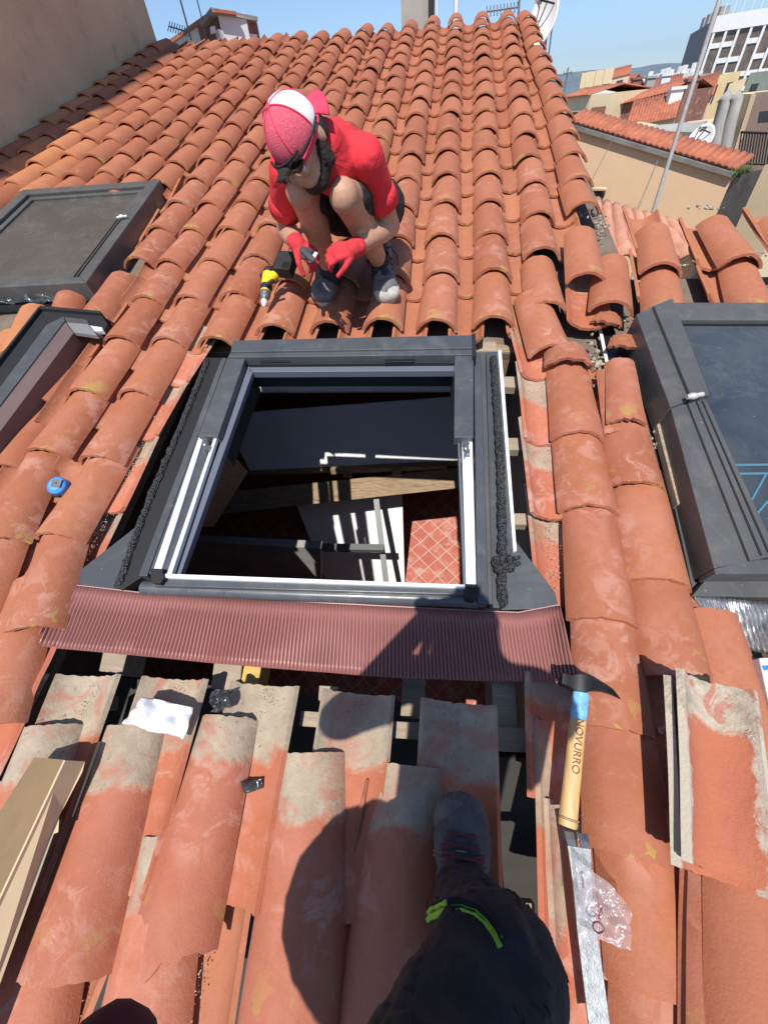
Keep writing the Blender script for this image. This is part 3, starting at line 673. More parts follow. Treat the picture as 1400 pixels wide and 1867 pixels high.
pr('gutter', [(388, 660), (404, 656), (252, 1052), (228, 1056)], .03, .012, M_blk)
# right side
pr('side_cover', [(829, 644), (863, 644), (863, 797), (828, 797)], WT+.012, WT-.03, M_fr, label='upper right cover sheet, dark grey')
pr('side_groove', [(826, 662), (830, 660), (846, 800), (843, 800)], WT-.02, -.06, M_blk)
jr = pr('side_rail', [(842, 797), (861, 797), (868, 1068), (850, 1070)], WT-.012, WT-.05, M_white, label='right rail stripped to white metal')
pr('frame_lining', [(829, 664), (832, 664), (850, 1070), (845, 1070)], WT-.02, WT-.045, bpy.data.materials['blue_grey_lining2'])
pr('side_flashing', [(864, 642), (876, 642), (890, 1100), (870, 1100)], WT-.02, -.01, M_fr, label='right side flashing')
pr('side_flashing', [(876, 643), (885, 643), (898, 1102), (890, 1100)], .05, .0, M_fr2)
pr('side_flashing', [(886, 642), (908, 640), (938, 1004), (912, 1108), (898, 1108)], .035, .02, M_fr)
pr('edge_strip', [(908, 638), (914, 638), (942, 1004), (936, 1005)], .055, .0, M_white, bev=.001)
# sill
pr('sill_edge', [(301, 1046), (850, 1066), (852, 1072), (299, 1053)], WT, WT-.03, M_white, bev=.001)
si = pr('sill', [(285, 1054), (870, 1074), (872, 1085), (278, 1068)], WT-.012, .0, M_fr)
sb = MB(); sb.tube([P(262, 1072, .055), P(560, 1084, .055), P(873, 1094, .055)], .022, 12); part('sill_roll', sb, M_fr, sk, smooth=50)
pr('sill_flashing', [(225, 1078), (880, 1102), (880, 1112), (222, 1090)], .035, .02, M_fr)
for x, y in ((287, 1050), (862, 1078)): 
    pr('corner_block', [(x-14, y-14), (x+9, y-13), (x+12, y+4), (x+4, y+14), (x-12, y+12)], WT+.008, .02, M_blk)
def hinge(x, y):
    h = MB(); h.ell(P(x, y, WT+.012), (.010, .018, .009), nu=12, nv=8); h.tube([P(x-5, y-8, WT+.012), P(x+5, y-6, WT+.02)], .006); h.tube([P(x+1, y, WT+.01), P(x-3, y+20, WT+.004)], [.007, .002]); h.box(P(x+4, y+9, WT+.01), (.012, .02, .01))
    return part('hinge_arm', h, simple('zinc_hinge', (.3, .3, .3), .3, .8), sk, smooth=40)
hinge(375, 808); hinge(849, 815)
# corner plates
pr('corner_plate', [(248, 960), (262, 975), (216, 1080), (118, 1060), (140, 1044)], .045, .04, M_fr, label='left grey triangular corner plate')
pr('corner_plate', [(939, 984), (1012, 1080), (1018, 1104), (1004, 1110), (915, 1112), (905, 1090)], .045, .04, M_fr, label='right grey corner plate, bent at its tip')
# foam strips
def foam_strip(name, path, r, lab, seed):
    rr = random.Random(seed); pts = []; rad = []
    for i in range(len(path)-1):
        a, b = path[i], path[i+1]; n = max(2, int((P(*b)-P(*a)).length/.012))
        for k in range(n+(i == len(path)-2)):
            t = k/n; p = P(*a).lerp(P(*b), t); pts.append(p+Vector((rr.uniform(-1, 1), rr.uniform(-1, 1), rr.uniform(-1, 1)))*.0022); rad.append(r*(a[2]*0+1)*rr.uniform(.86, 1.15))
    rad[0] *= .5; rad[-1] *= .35
    mb = MB(); mb.tube(pts, rad, 9); return part(name, mb, M_foam, sk, smooth=70, label=lab)
foam_strip('foam_seal', [(380, 655, .055), (334, 770, .055), (278, 900, .055), (240, 1000, .055), (218, 1068, .055)], .0125, 'left black foam seal strip', 3)
lf = MB(); lf.prism([(374, 652), (405, 652), (262, 1050), (222, 1076), (206, 1070)], .055, .02); part('foam_backing', lf, M_blk, sk)
foam_strip('foam_seal', [(899, 650, .06), (907, 760, .06), (914, 900, .06), (916, 1010, .07), (914, 1060, .06), (917, 1108, .055)], .0135, 'right black foam seal strip with a knotted lump', 4)
kn = MB(); rr = random.Random(5)
for i in range(16): kn.ell(P(918+rr.uniform(-16, 14), 1026+rr.uniform(-14, 14), .075+rr.uniform(-.01, .015)), (.012, .012, .011), nu=8, nv=6)
for i in range(2): kn.bar(P(925, 1020+i*12, .085), P(948, 1016+i*11, .085), .01, .01)
part('foam_knot', kn, M_foam, sk)
# pleated apron: a real corrugated skirt
top = [(108, 1052), (122, 1066), (250, 1081), (450, 1093), (700, 1106), (870, 1115), (945, 1118), (1019, 1104), (1022, 1108)]
bot = [(52, 1174), (80, 1180), (250, 1196), (450, 1215), (700, 1235), (870, 1242), (950, 1243), (1042, 1242), (1052, 1243)]
def along(pts, t):
    L = [0]
    for a, b in zip(pts, pts[1:]): L.append(L[-1]+math.hypot(b[0]-a[0], b[1]-a[1]))
    s = t*L[-1]
    for i in range(len(pts)-1):
        if s <= L[i+1] or i == len(pts)-2:
            k = (s-L[i])/(L[i+1]-L[i]); return (pts[i][0]+(pts[i+1][0]-pts[i][0])*k, pts[i][1]+(pts[i+1][1]-pts[i][1])*k)
NP = 146; SPP = 6; rows = [[] for _ in range(9)]
for i in range(NP*SPP+1):
    t = i/(NP*SPP); ph = 2*math.pi*i/SPP; a = along(top, t); b = along(bot, t)
    edge = max(0, 1-min(t, 1-t)*22)
    for j in range(9):
        s = j/8; x = a[0]+(b[0]-a[0])*s; y = a[1]+(b[1]-a[1])*s
        w = .052 - .010*s + .012*edge*math.sin(s*2) + .006*math.sin(t*19+.7)*s
        p = P(x, y, w); p.z += .006*noise.noise(Vector((x*.012, y*.02, 4.)))*s; amp = .0042*min(1, s*6)*(1+1.8*edge); p.z += amp*math.sin(ph)+(.0015*math.sin(s*50) if s < .1 else 0)
        rows[j].append(p)
ap = MB(); ap.grid(rows); part('pleated_apron', ap, M_apr, sk, smooth=60, solid=.0009)
wl = MB(); wl.tube([P(x, y-1, .0465) for x, y in top[1:-1]], .0022, 6); part('apron_seam', wl, simple('pale_seam', (.5, .3, .28), .5), sk, smooth=60)

# ================================================================== BLINDED SKYLIGHT (left)
def quad_frame(c, wid, w1, w0, mb):
    """rectangular ring from four roof-frame corners"""
    c = [Vector(p) for p in c]; ctr = sum(c, Vector())/4
    inn = []
    for i in range(4):
        a = (c[(i+1) % 4]-c[i]).normalized(); b = (c[i-1]-c[i]).normalized(); k = wid/max(.3, math.sqrt(1-a.dot(b)**2)); inn.append(c[i]+(a+b)*k)
    for i in range(4):
        j = (i+1) % 4; q = [c[i], c[j], inn[j], inn[i]]
        mb.hexa([Vector((p.x, p.y, w0)) for p in q][::-1], [Vector((p.x, p.y, w1)) for p in q][::-1])
    return inn
lw = thing('blinded_skylight', 'closed dark grey skylight with brown blind behind dusty glass, left', 'skylight', RM @ T(sum(W1, Vector())/4))
mb = MB(); inn = quad_frame(W1, .075, .12, -.02, mb); part('outer_frame', mb, M_fr2, lw, bev=.004)
mb = MB(); inn2 = quad_frame([p+ (sum(W1, Vector())/4-p)*.02 for p in inn], .035, .105, .0, mb); part('sash', mb, M_fr2, lw, bev=.003)
mb = MB(); mb.hexa([Vector((p.x, p.y, .085)) for p in inn], [Vector((p.x, p.y, .092)) for p in inn]); part('glass_pane', mb, M_glassb, lw)
for f0, f1 in ((.012, .02), (.03, .036)):
    mb = MB(); d = (W1[2]-W1[1]); n_ = Vector((-1, 0, 0)); a = W1[1]+d*.45+n_*(.055+f0); b = W1[2]-d*.04+n_*(.055+f0); mb.bar(Vector((a.x, a.y, .122)), Vector((b.x, b.y, .122)), .006, .004); part('groove', mb, M_blk, lw)
mb = MB(); p = P(221, 394, .135); mb.ell(p, (.016, .01, .01), nu=10, nv=6); mb.tube([p+Vector((-.03, 0, -.005)), p+Vector((.035, .005, 0))], .006); part('hinge_arm', mb, M_alu, lw, smooth=40)
mb = MB(); mb.prism([(0-120, 524), (166, 520), (172, 530), (150, 552), (-120, 560)], .03, .015); part('lower_flashing', mb, M_fr2, lw, bev=.002)
def crumple(name, poly_rows, amp, mat, parent, seed, sub=26, freq=18., label=None, space='roof', solid=.001):
    mb = MB(); rows = []
    (a, b), (c, d) = poly_rows        # top-left, top-right, bottom-left, bottom-right points
    for j in range(sub+1):
        r = []
        for i in range(sub*2+1):
            s = i/(sub*2); t = j/sub; p = a.lerp(b, s).lerp(c.lerp(d, s), t)
            q = Vector((p.x*freq, p.y*freq, seed*7.7)); k = abs(noise.noise(q))*1.6+abs(noise.noise(q*2.3))*.7
            r.append(p+Vector((noise.noise(q+Vector((5, 5, 5)))*amp*.4, noise.noise(q+Vector((9, 1, 5)))*amp*.4, k*amp)))
        rows.append(r)
    mb.grid(rows); return part(name, mb, mat, parent, smooth=28, solid=solid, label=label, space=space)
crumple('foil_strip', ((P(-60, 522, .05), P(150, 535, .035)), (P(-60, 560, .05), P(168, 550, .03))), .035, M_foil, lw, 3, sub=12, freq=14)
# ================================================================== CURB FLASHING (left edge)
cf = thing('curb_flashing', 'half-fitted skylight curb with black flashing and mauve lining, left edge', 'skylight frame', RM @ T(P(60, 680, 0)))
def cpr(name, poly, w1, w0, mat, bev=.002, label=None): return pr(name, poly, w1, w0, mat, cf, bev, label)
cpr('black_flashing', [(71, 560), (182, 569), (196, 590), (190, 600), (86, 592)], .118, .08, M_blk)
cpr('black_flashing', [(71, 561), (86, 592), (0, 712), (-140, 905), (-170, 880), (0, 655)], .118, .04, M_blk)
cpr('raised_edge', [(70, 558), (74, 558), (-160, 862), (-166, 860)], .135, .04, M_blk)
cpr('raised_edge', [(72, 556), (183, 566), (185, 570), (72, 561)], .135, .04, M_blk)
cpr('frame_rail', [(84, 592), (116, 576), (118, 584), (0, 738), (-150, 935), (-165, 910), (0, 705)], .128, .03, M_fr)
cpr('frame_rail', [(117, 577), (158, 582), (163, 590), (120, 586)], .125, .05, M_fr)
cpr('head_plate', [(121, 587), (160, 590), (177, 611), (134, 605)], .13, .11, simple('pale_grey_plate', (.2, .2, .2), .4))
cpr('side_lining', [(119, 586), (134, 606), (0, 786), (-150, 990), (-170, 965), (0, 742)], .122, -.02, M_pink)
cpr('bracket', [(160, 592), (186, 596), (188, 602), (168, 604)], .12, .1, M_alu)
cpr('bracket', [(166, 600), (184, 604), (184, 610), (174, 611)], .11, .09, M_fr)
# ================================================================== RIGHT SKYLIGHT
rs = thing('reflecting_skylight', 'closed grey skylight reflecting blue sky, at the right photo edge', 'skylight', RM @ T(P(1330, 800, 0)))
def rpr(name, poly, w1, w0, mat, bev=.002, label=None): return pr(name, poly, w1, w0, mat, rs, bev, label)
rpr('head_bar', [(1212, 551), (1900, 551), (1980, 583), (1222, 583)], .12, -.02, M_fr2)
rpr('side_cover', [(1226, 543), (1294, 719), (1262, 727), (1192, 556)], .15, .06, M_fr2, label='upper side cover, inner face')
rpr('side_cover', [(1192, 556), (1262, 727), (1222, 742), (1160, 573)], .135, .02, M_fr2, label='upper side cover, outer face')
rpr('side_rail', [(1222, 740), (1252, 730), (1368, 1022), (1302, 1036)], .12, .0, M_fr2)
rpr('side_rail', [(1252, 728), (1285, 722), (1418, 1012), (1368, 1022)], .13, .05, M_fr2)
for a, b in ((1268, 1386), (1279, 1402)): rpr('groove', [(a, 730), (a+2.5, 730), (b+4, 1012), (b, 1012)], .1325, .125, M_blk, bev=None)
rpr('glass_pane', [(1230, 582), (1930, 582), (2150, 1012), (1400, 1012)], .095, .085, M_glass, bev=None)
rpr('head_seal', [(1226, 578), (1930, 578), (1940, 590), (1231, 590)], .105, .08, M_blk)
rpr('sill', [(1302, 1037), (1368, 1020), (2200, 1013), (2300, 1045), (1305, 1046)], .12, .05, M_fr2)
rpr('sill_flashing', [(1296, 1046), (2300, 1052), (2400, 1110), (1262, 1086)], .06, .02, M_fr2)
rpr('side_flashing', [(1190, 735), (1206, 735), (1300, 1070), (1264, 1082)], .03, .015, M_fr2)
rpr('gutter', [(1150, 600), (1165, 600), (1302, 1046), (1262, 1000)], .01, -.02, M_blk, bev=None)
rpr('wooden_lath', [(1163, 640), (1171, 640), (1247, 915), (1236, 920)], .05, .02, M_batt)
mb = MB(); p = P(1263, 722, .16); mb.ell(p, (.018, .012, .012), nu=10, nv=6); mb.tube([p+Vector((-.02, -.005, 0)), p+Vector((.03, .005, .004))], .008); part('hinge_arm', mb, simple('dusty_zinc', (.5, .48, .45), .6, .3), rs, smooth=40)
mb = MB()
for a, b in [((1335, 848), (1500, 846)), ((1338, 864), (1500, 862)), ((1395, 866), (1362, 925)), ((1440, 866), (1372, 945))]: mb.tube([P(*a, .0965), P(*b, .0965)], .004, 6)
part('blue_mark', mb, M_bluem, rs, label='blue bars seen in the glass')  # blue shapes in the glass, laid as tubes on the pane
# pleated lead skirt
t2 = [(1264, 1084), (1330, 1092), (1420, 1100), (1900, 1130)]; b2 = [(1290, 1158), (1340, 1182), (1420, 1196), (1980, 1260)]
NPL = 70; rows = [[] for _ in range(13)]
for i in range(NPL*6+1):
    t = i/(NPL*6); a = along(t2, t); b = along(b2, t)
    for j in range(13):
        s = j/12; off = 7*math.sin(s*5+t*9); x = a[0]+(b[0]-a[0])*s+off*s*.6; y = a[1]+(b[1]-a[1])*s
        p = P(x, y, .05-.02*s+.012*math.sin(t*40)*s); p.z += .004*math.sin(2*math.pi*i/6+2*s)*min(1, .5+s)+.006*noise.noise(Vector((x*.05, y*.05, 1.))); rows[j].append(p)
mb = MB(); mb.grid(rows); part('lead_skirt', mb, M_lead, rs, smooth=60, solid=.001)

# ================================================================== PEOPLE
def hand_mb(wrist, d, nrm, side, curl=(.9, 1., .7), spread=.1, thumb=.6, sc=1.0):
    """palm, four unequal bent fingers and a thumb from the side of the palm; d = towards the fingers, nrm = back of the hand"""
    d = Vector(d).normalized(); nrm = Vector(nrm); nrm = (nrm-d*nrm.dot(d)).normalized(); s = d.cross(nrm)*side
    mb = MB(); wrist = Vector(wrist); c = lambda a, b, k=0: wrist + (d*a + s*b + nrm*k)*sc
    for b in (-.028, -.010, .010, .026): mb.cap(c(.0, b*.6), .020*sc, c(.078-abs(b)*.25, b), .0155*sc, 10)
    mb.cap(c(-.03, 0), .027*sc, c(.01, 0), .026*sc, 12)
    for i, (b, L) in enumerate(((.030, .068), (.010, .078), (-.011, .073), (-.030, .058))):
        p = c(.082-abs(b)*.3, b); a = 0; r = .0105*sc
        for j, k in enumerate((.46, .31, .23)):
            a += curl[j]*(1+.12*i)*.62; dd = d*math.cos(a) - nrm*math.sin(a) + s*(b*spread*6)
            q = p + dd.normalized()*L*k*sc*1.12; mb.cap(p, r, q, r*.9, 9); p = q; r *= .9
    p = c(.018, .030, -.006); q = c(.052, .056, -.022); mb.cap(p, .015*sc, q, .0125*sc, 9)
    q2 = c(.082, .050+.01*thumb, -.040*thumb-.01); mb.cap(q, .0125*sc, q2, .0105*sc, 9)
    return mb
def bodyM(c, x, y, z): return Matrix(((x.x, y.x, z.x), (x.y, y.y, z.y), (x.z, y.z, z.z)))
def fold(strength, scale, seed=0.):
    def f(co, no):
        q = co*scale+Vector((seed, seed, seed)); k = 1-abs(noise.noise(q))*2.2+noise.noise(q*2.1)*.5
        return co + no*strength*k
    return f
def shoe(parent, heel, toe, up, mats, lw=.1, label=None, sc=1.22, dark=False, lo=0.):
    """sole, upper, toe cap, tongue, laces; heel/toe at sole level in the roof frame"""
    heel = Vector(heel); toe = Vector(toe); d = (toe-heel); L = d.length; d.normalize(); up = Vector(up); up = (up-d*up.dot(d)).normalized(); s = d.cross(up)
    M = bodyM(None, d, s, up); c = lambda a, b, k: heel + d*a*L + s*b*sc + up*k*1.08
    up_m, cap_m, lace_m, sole_m = mats
    mb = MB()
    mb.ell(c(.16, 0, .045), (.07, .040*sc, .05*1.08), M); mb.ell(c(.45, 0, .042), (.09, .043*sc, .048*1.08), M); mb.ell(c(.74, .002, .034), (.085, .048*sc, .038*1.08), M); mb.ell(c(.84, 0, .03), (.05, .044*sc, .03*1.08), M)
    mb.cap(c(.17, 0, .05), .047, c(.17, 0, .115), .046); mb.cap(c(.2, 0, .1), .046, c(.6, 0, .05), .036)
    u = blob('shoe', mb, up_m, parent, .005, 4, label=label); 
    mb = MB(); n = 28; rowb = []
    for k in range(n):
        a = 2*math.pi*k/n; x = .5+.52*math.cos(a); w = (.036+.013*max(0, math.cos(a-.3)))*math.sin(a)*(1.0 if True else 1); rowb.append((x, w))
    mb.hexa([c(x, w*1.08, -.006) for x, w in rowb], [c(x, w*1.12, .016) for x, w in rowb]); part('sole', mb, sole_m, u, bev=.003)
    mb = MB(); mb.ell(c(.86, 0, .030), (.052, .0475*sc, .0375), M)
    if not lo: mb.ell(c(.78, 0, .028), (.06, .050*sc, .037), M)
    blob('toe_cap', mb, cap_m, u, .005, 3)
    mb = MB(); mb.cap(c(.34, 0, .105), .022, c(.62, 0, .073), .018); mb.cap(c(.26, 0, .135), .022, c(.34, 0, .105), .022); blob('tongue', mb, M_shoeD, u, .005, 2)
    mb = MB()
    for i in range(5):
        a = .38+lo+.058*i; h = (.125-.012*i*1.05) if not lo else (.104-.006*i)
        mb.tube([c(a, -.034, h-.030), c(a+.01, -.012, h-.004), c(a+.02, .012, h-.005), c(a+.03, .034, h-.032)], .0025, 6)
        mb.tube([c(a, .034, h-.030), c(a+.012, .012, h-.002), c(a+.02, -.012, h-.003), c(a+.03, -.034, h-.032)], .0025, 6)
    for t in (-1, 1): mb.tube([c(.36, 0, .13), c(.34, t*.03, .137), c(.38, t*.052, .11), c(.44, t*.055, .075)], .003, 6)
    part('lace', mb, lace_m, u, smooth=60)
    return u
# ------------------------------------------------------------------ the roofer
an = [P(600, 486, .205), P(692, 476, .205)]; kn = [P(549, 348, .55), P(628, 357, .54)]
hip = [Vector((-.42, 2.06, .33)), Vector((-.24, 2.06, .33))]
sho = [P(522, 312, .60), P(668, 286, .61)]; elb = [P(521, 415, .36), P(713, 412, .345)]; wri = [P(543, 446, .40), P(643, 454, .385)]
neck = P(592, 270, .655); head = P(540, 251, .706); pel = Vector((-.33, 2.10, .34))
pe = thing('person', 'crouching roofer in red T-shirt and red-and-white cap, holding a small clip in red gloves', 'person', RM @ T((-.33, 1.9, .08)))
UPV = RM.to_3x3().inverted() @ Vector((0, 0, 1))
cr = RM.to_3x3().inverted() @ c2w(Vector((-.60, -.05, -.80)).normalized()); fw = RM.to_3x3().inverted() @ c2w(Vector((-.12, .95, .22)))
fw = (fw-cr*fw.dot(cr)).normalized(); sl = fw.cross(cr).normalized()
if sl.dot(Vector((1, 0, 0))) < 0: sl = -sl
HM = bodyM(None, fw, sl, cr)
def hp(f, s, c): return head+fw*f+sl*s+cr*c
mb = MB()
for i in (0, 1):
    sx = -1 if i == 0 else 1
    mb.cap(an[i], .036, an[i].lerp(kn[i], .62)+Vector((0, .022, 0)), .056); mb.cap(an[i].lerp(kn[i], .62)+Vector((0, .02, 0)), .054, kn[i], .050); mb.ell(kn[i]+Vector((0, -.012, .004)), (.052, .052, .056))
    mb.cap(kn[i]+Vector((0, .02, -.01)), .056, hip[i], .085); mb.cap(an[i]+Vector((0, 0, -.06)), .036, an[i], .036)
    mb.cap(sho[i], .042, elb[i], .038); mb.cap(elb[i], .038, elb[i].lerp(wri[i], .35), .041); mb.cap(elb[i].lerp(wri[i], .35), .041, wri[i], .028)
mb.cap(pel+Vector((0, .03, 0)), .09, neck.lerp(pel, .25)+Vector((0, .03, 0)), .07); mb.cap(sho[0]+Vector((.02, .03, 0)), .04, sho[1]+Vector((-.02, .03, 0)), .04); mb.cap(neck, .05, head-cr*.02-fw*.02, .052)
mb.ell(head, (.086, .070, .095), HM); mb.ell(hp(.028, 0, -.075), (.062, .055, .055), HM)          # skull, jaw
mb.ell(hp(.098, 0, -.035), (.018, .014, .024), HM); mb.ell(hp(.085, 0, -.01), (.02, .012, .03), HM)    # nose
for s_ in (-1, 1): mb.ell(hp(-.008, s_*.080, -.025), (.020, .010, .030), HM); mb.ell(hp(.078, s_*.03, -.03), (.018, .02, .014), HM)
mb.ell(hp(.086, 0, -.072), (.012, .024, .009), HM)
body = blob('body', mb, M_skin, pe, .0075, 5)
mb = MB()
for s_ in (-1, 1): mb.ell(hp(.083, s_*.031, -.020), (.010, .014, .008), HM, 10, 6)
part('eyes', mb, simple('eye_white', (.6, .58, .55), .3), pe, smooth=60)
mb = MB(); mb.ell(hp(.064, 0, -.103), (.030, .032, .022), HM)
for s_ in (-1, 1):
    mb.cap(hp(.0, s_*.066, -.03), .016, hp(.018, s_*.060, -.08), .026); mb.cap(hp(.018, s_*.058, -.078), .021, hp(.062, s_*.022, -.102), .024); mb.ell(hp(-.03, s_*.062, -.03), (.035, .018, .035), HM)
mb.ell(hp(-.055, 0, -.045), (.04, .062, .045), HM)
blob('beard', mb, M_hair, pe, .005, 2, fn=fold(.003, 90))
mb = MB()
for i in range(16): a = R.uniform(-.5, .5); p = hp(.108, a*.03-.01, .018); mb.cap(p, .008, p+fw*R.uniform(.015, .035)+sl*R.uniform(-.02, .02)-cr*R.uniform(-.01, .02), .003, 6)
mb.ell(hp(.105, -.008, .014), (.02, .03, .014), HM)
blob('hair', mb, M_hair, pe, .004, 1)
# T-shirt
mb = MB()
mb.cap(pel+Vector((0, .02, .0)), .135, pel.lerp(neck, .45)+Vector((0, .03, .02)), .132); mb.cap(pel.lerp(neck, .45)+Vector((0, .03, .02)), .130, pel.lerp(neck, .82)+Vector((0, .02, -.0)), .105)
mb.cap(sho[0]+Vector((.02, .02, 0)), .056, sho[1]+Vector((-.02, .02, 0)), .062); mb.cap(pel.lerp(neck, .8), .11, neck+Vector((.0, .015, -.06)), .070)
mb.cap(pel.lerp(neck, .6), .11, sho[1], .058); mb.cap(pel.lerp(neck, .6), .11, sho[0], .055)
for i in (0, 1): mb.cap(sho[i], .060, sho[i].lerp(elb[i], .42), .057)
mb.cap(neck+Vector((.01, .03, -.045)), .085, neck+(head-neck)*.30+Vector((.02, .025, -.01)), .068)
shirt = blob('t_shirt', mb, M_shirt, pe, .007, 9, fn=fold(.0028, 8, 2.))
# hems of the sleeves open out round the arm
for i in (0, 1):
    a = sho[i].lerp(elb[i], .40); b = sho[i].lerp(elb[i], .60); mb = MB(); mb.tube([a, a.lerp(b, .5), b], [.056, .060, .064], 24, caps=False)
    part('sleeve_hem', mb, M_shirt, pe, smooth=60, solid=.004)
mb = MB(); mb.cap(hip[0]+Vector((0, .03, -.02)), .11, hip[1]+Vector((0, .03, -.02)), .11)
for i in (0, 1): mb.cap(hip[i], .105, hip[i].lerp(kn[i], .80), .074)
blob('shorts', mb, M_blackc, pe, .008, 5, fn=fold(.004, 20))
# cap worn back to front
cap_root = MB(); RH = (.092, .080, .090)
def dome(f_lo, f_hi, name, mat, extra=0., parent=pe):
    rows = []; NV = 14; NU = 40
    mb = MB(); vs = {}; 
    for i in range(NV+1):
        t = math.pi*.56*i/NV
        for k in range(NU):
            a = 2*math.pi*k/NU; q = Vector((math.sin(t)*math.cos(a), math.sin(t)*math.sin(a), math.cos(t)))
            seam = 1+.012*abs(math.cos(a*3)); vs[(i, k)] = hp(q.x*(RH[0]+extra)*seam-.004, q.y*(RH[1]+extra)*seam, q.z*(RH[2]+extra)*1.02+.012)
    base = 0; pts = []; idx = {}
    for key, p in vs.items(): idx[key] = len(pts); pts.append(p)
    fs = []
    for i in range(NV):
        for k in range(NU):
            a = 2*math.pi*(k+.5)/NU; fx = math.cos(a)
            if f_lo <= fx < f_hi: fs.append((idx[(i, k)], idx[(i+1, k)], idx[(i+1, (k+1) % NU)], idx[(i, (k+1) % NU)]))
    mb.add(pts, fs); me_bm = part(name, mb, mat, parent, smooth=75, solid=.002); return me_bm
def mesh_mat():
    m, n, b = nt('pink_cap_mesh'); co, _ = obj_co(n, False); v = n.nodes.new('ShaderNodeTexVoronoi'); v.inputs['Scale'].default_value = 330; lk(n, co, v.inputs['Vector'])
    lk(n, ramp(n, v.outputs['Distance'], .15, .5, (.30, .03, .06, 1), (.66, .10, .15, 1)), b.inputs['Base Color']); b.inputs['Roughness'].default_value = .85; bump(n, b, v.outputs['Distance'], .6, .002); return m
capm = dome(-.02, 1.01, 'cap', mesh_mat()); FR[capm.name] = FR[pe.name]
M_capw = simple('white_twill', (.78, .74, .74), .85, nscale=30, amt=.05, bstr=.3); M_capr = simple('pink_red_twill', (.68, .045, .10), .8, nscale=30, amt=.08, bstr=.2)
dome(-.93, -.02, 'front_panel', M_capw, .0005, capm); dome(-1.01, -.93, 'front_panel', M_capw, .0005, capm)
mb = MB(); rows = []
for j in range(7):
    r = []
    for i in range(19):
        a = (-1+2*i/18)*1.12; ex = j/6*.058*math.cos(a*.62)**.6
        rad = Vector((-math.cos(a)*(RH[0]+ex), math.sin(a)*(RH[1]+ex*.45)))
        r.append(hp(rad.x-.004, rad.y, -.0-.030*(j/6)*(1+.5*(a*.8)**2)+.004))
    rows.append(r)
mb.grid(rows); part('brim', mb, M_capr, capm, smooth=60, solid=.004)
mb = MB(); mb.ell(hp(-.004, 0, .012+RH[2]*1.03), (.010, .010, .007), HM, 12, 8); part('button', mb, M_capr, capm, smooth=60)
mb = MB()
for k in range(6):
    a = math.pi/3*k+math.pi/6; mb.tube([hp(math.sin(t)*math.cos(a)*(RH[0]+.002)-.004, math.sin(t)*math.sin(a)*(RH[1]+.002), math.cos(t)*(RH[2]+.002)*1.02+.012) for t in [x*.12 for x in range(1, 14)]], .0025, 5)
part('seam', mb, M_capr, capm, smooth=60)
mb = MB(); mb.tube([hp(math.cos(a)*(RH[0]-.001)-.004, math.sin(a)*(RH[1]-.001), -.008-.002) for a in [2*math.pi*k/40 for k in range(41)]], .0075, 8); part('band', mb, M_capr, capm, smooth=60)
# sunglasses pushed up on the cap
sg = []; 
def gl(a, h, ex=0.): return hp(math.cos(a)*(RH[0]+.010+ex)-.004, math.sin(a)*(RH[1]+.010+ex), h)
mb = MB(); mb.tube([gl(-1.5+3.3*k/30, .006+.006*math.cos(-1.5+3.3*k/30)) for k in range(31)], .0045, 6); mb.tube([gl(-.75+1.5*k/20, .028, .004) for k in range(21)], .0045, 6)
gf = part('sunglasses', mb, M_blk, pe, smooth=60); FR[gf.name] = FR[pe.name]
for s_ in (-1, 1):
    rows = []
    for j in range(9):
        r = []
        for i in range(13):
            x = -1+2*i/12; y = -1+2*j/8; a = s_*(.38+.33*x*math.sqrt(1-y*y*.75)); h = .008+.024*y*math.sqrt(max(0, 1-x*x*.6)); r.append(gl(a, h, .004+.006*(1-y*y)))
        rows.append(r)
    mb = MB(); mb.grid(rows); part('lens', mb, M_lens, gf, smooth=60, solid=.003)
# gloved hands meeting over the clip
g0 = hand_mb(wri[0], P(580, 474, .37)-wri[0], Vector((.1, -.2, .9)), 1, (1.1, 1.5, 1.1), thumb=1.2, sc=.86); g0.cap(wri[0]+(elb[0]-wri[0])*.12, .034, wri[0], .032)
blob('glove', g0, M_glove, pe, .0035, 2, label='red glove with dark grey palm, left in photo')
g1 = hand_mb(wri[1], P(578, 468, .39)-wri[1], Vector((0, -.45, .85)), -1, (.8, 1.3, 1.0), thumb=1.1, sc=.90); g1.cap(wri[1]+(elb[1]-wri[1])*.1, .036, wri[1], .033)
blob('glove', g1, M_glove, pe, .0035, 2, label='red glove, right in photo')
dp = P(560, 462, .415); mb = MB(); mb.ell(dp, (.026, .034, .014)); mb.cap(P(553, 456, .43), .014, P(570, 474, .42), .011); part('palm_coating', mb, M_gpalm, pe, smooth=60)
for i, (h_, t_, cm) in enumerate(((P(606, 482, .10), P(590, 556, .095), M_shoeG), (P(694, 478, .10), P(708, 556, .095), M_shoeL))):
    dv = (t_-h_).normalized(); h_ = t_-dv*.285
    shoe(pe, h_, t_, (0, 0, 1), (M_shoeG if i == 0 else M_shoeG, cm, M_lace, M_shoeL), label=('dark trainer with scuffed toe' if i == 0 else 'trainer with pale dusty toe'))
    mb = MB(); mb.tube([an[i]+Vector((0, 0, -.07)), an[i]+Vector((0, 0, .03))], [.041, .042], 16); part('sock', mb, M_blackc, pe, smooth=60)
cl = thing('metal_clip', 'small grey metal clip held between the roofer gloves', 'clip', RM @ T(P(572, 472, .40)))
mb = MB(); mb.bar(P(566, 478, .415), P(577, 460, .43), .014, .006); part('plate', mb, M_alu, cl, bev=.001)
mb = MB(); mb.tube([P(570, 458, .43), P(575, 466, .42)], .006, 8); part('barrel', mb, M_iron, cl)

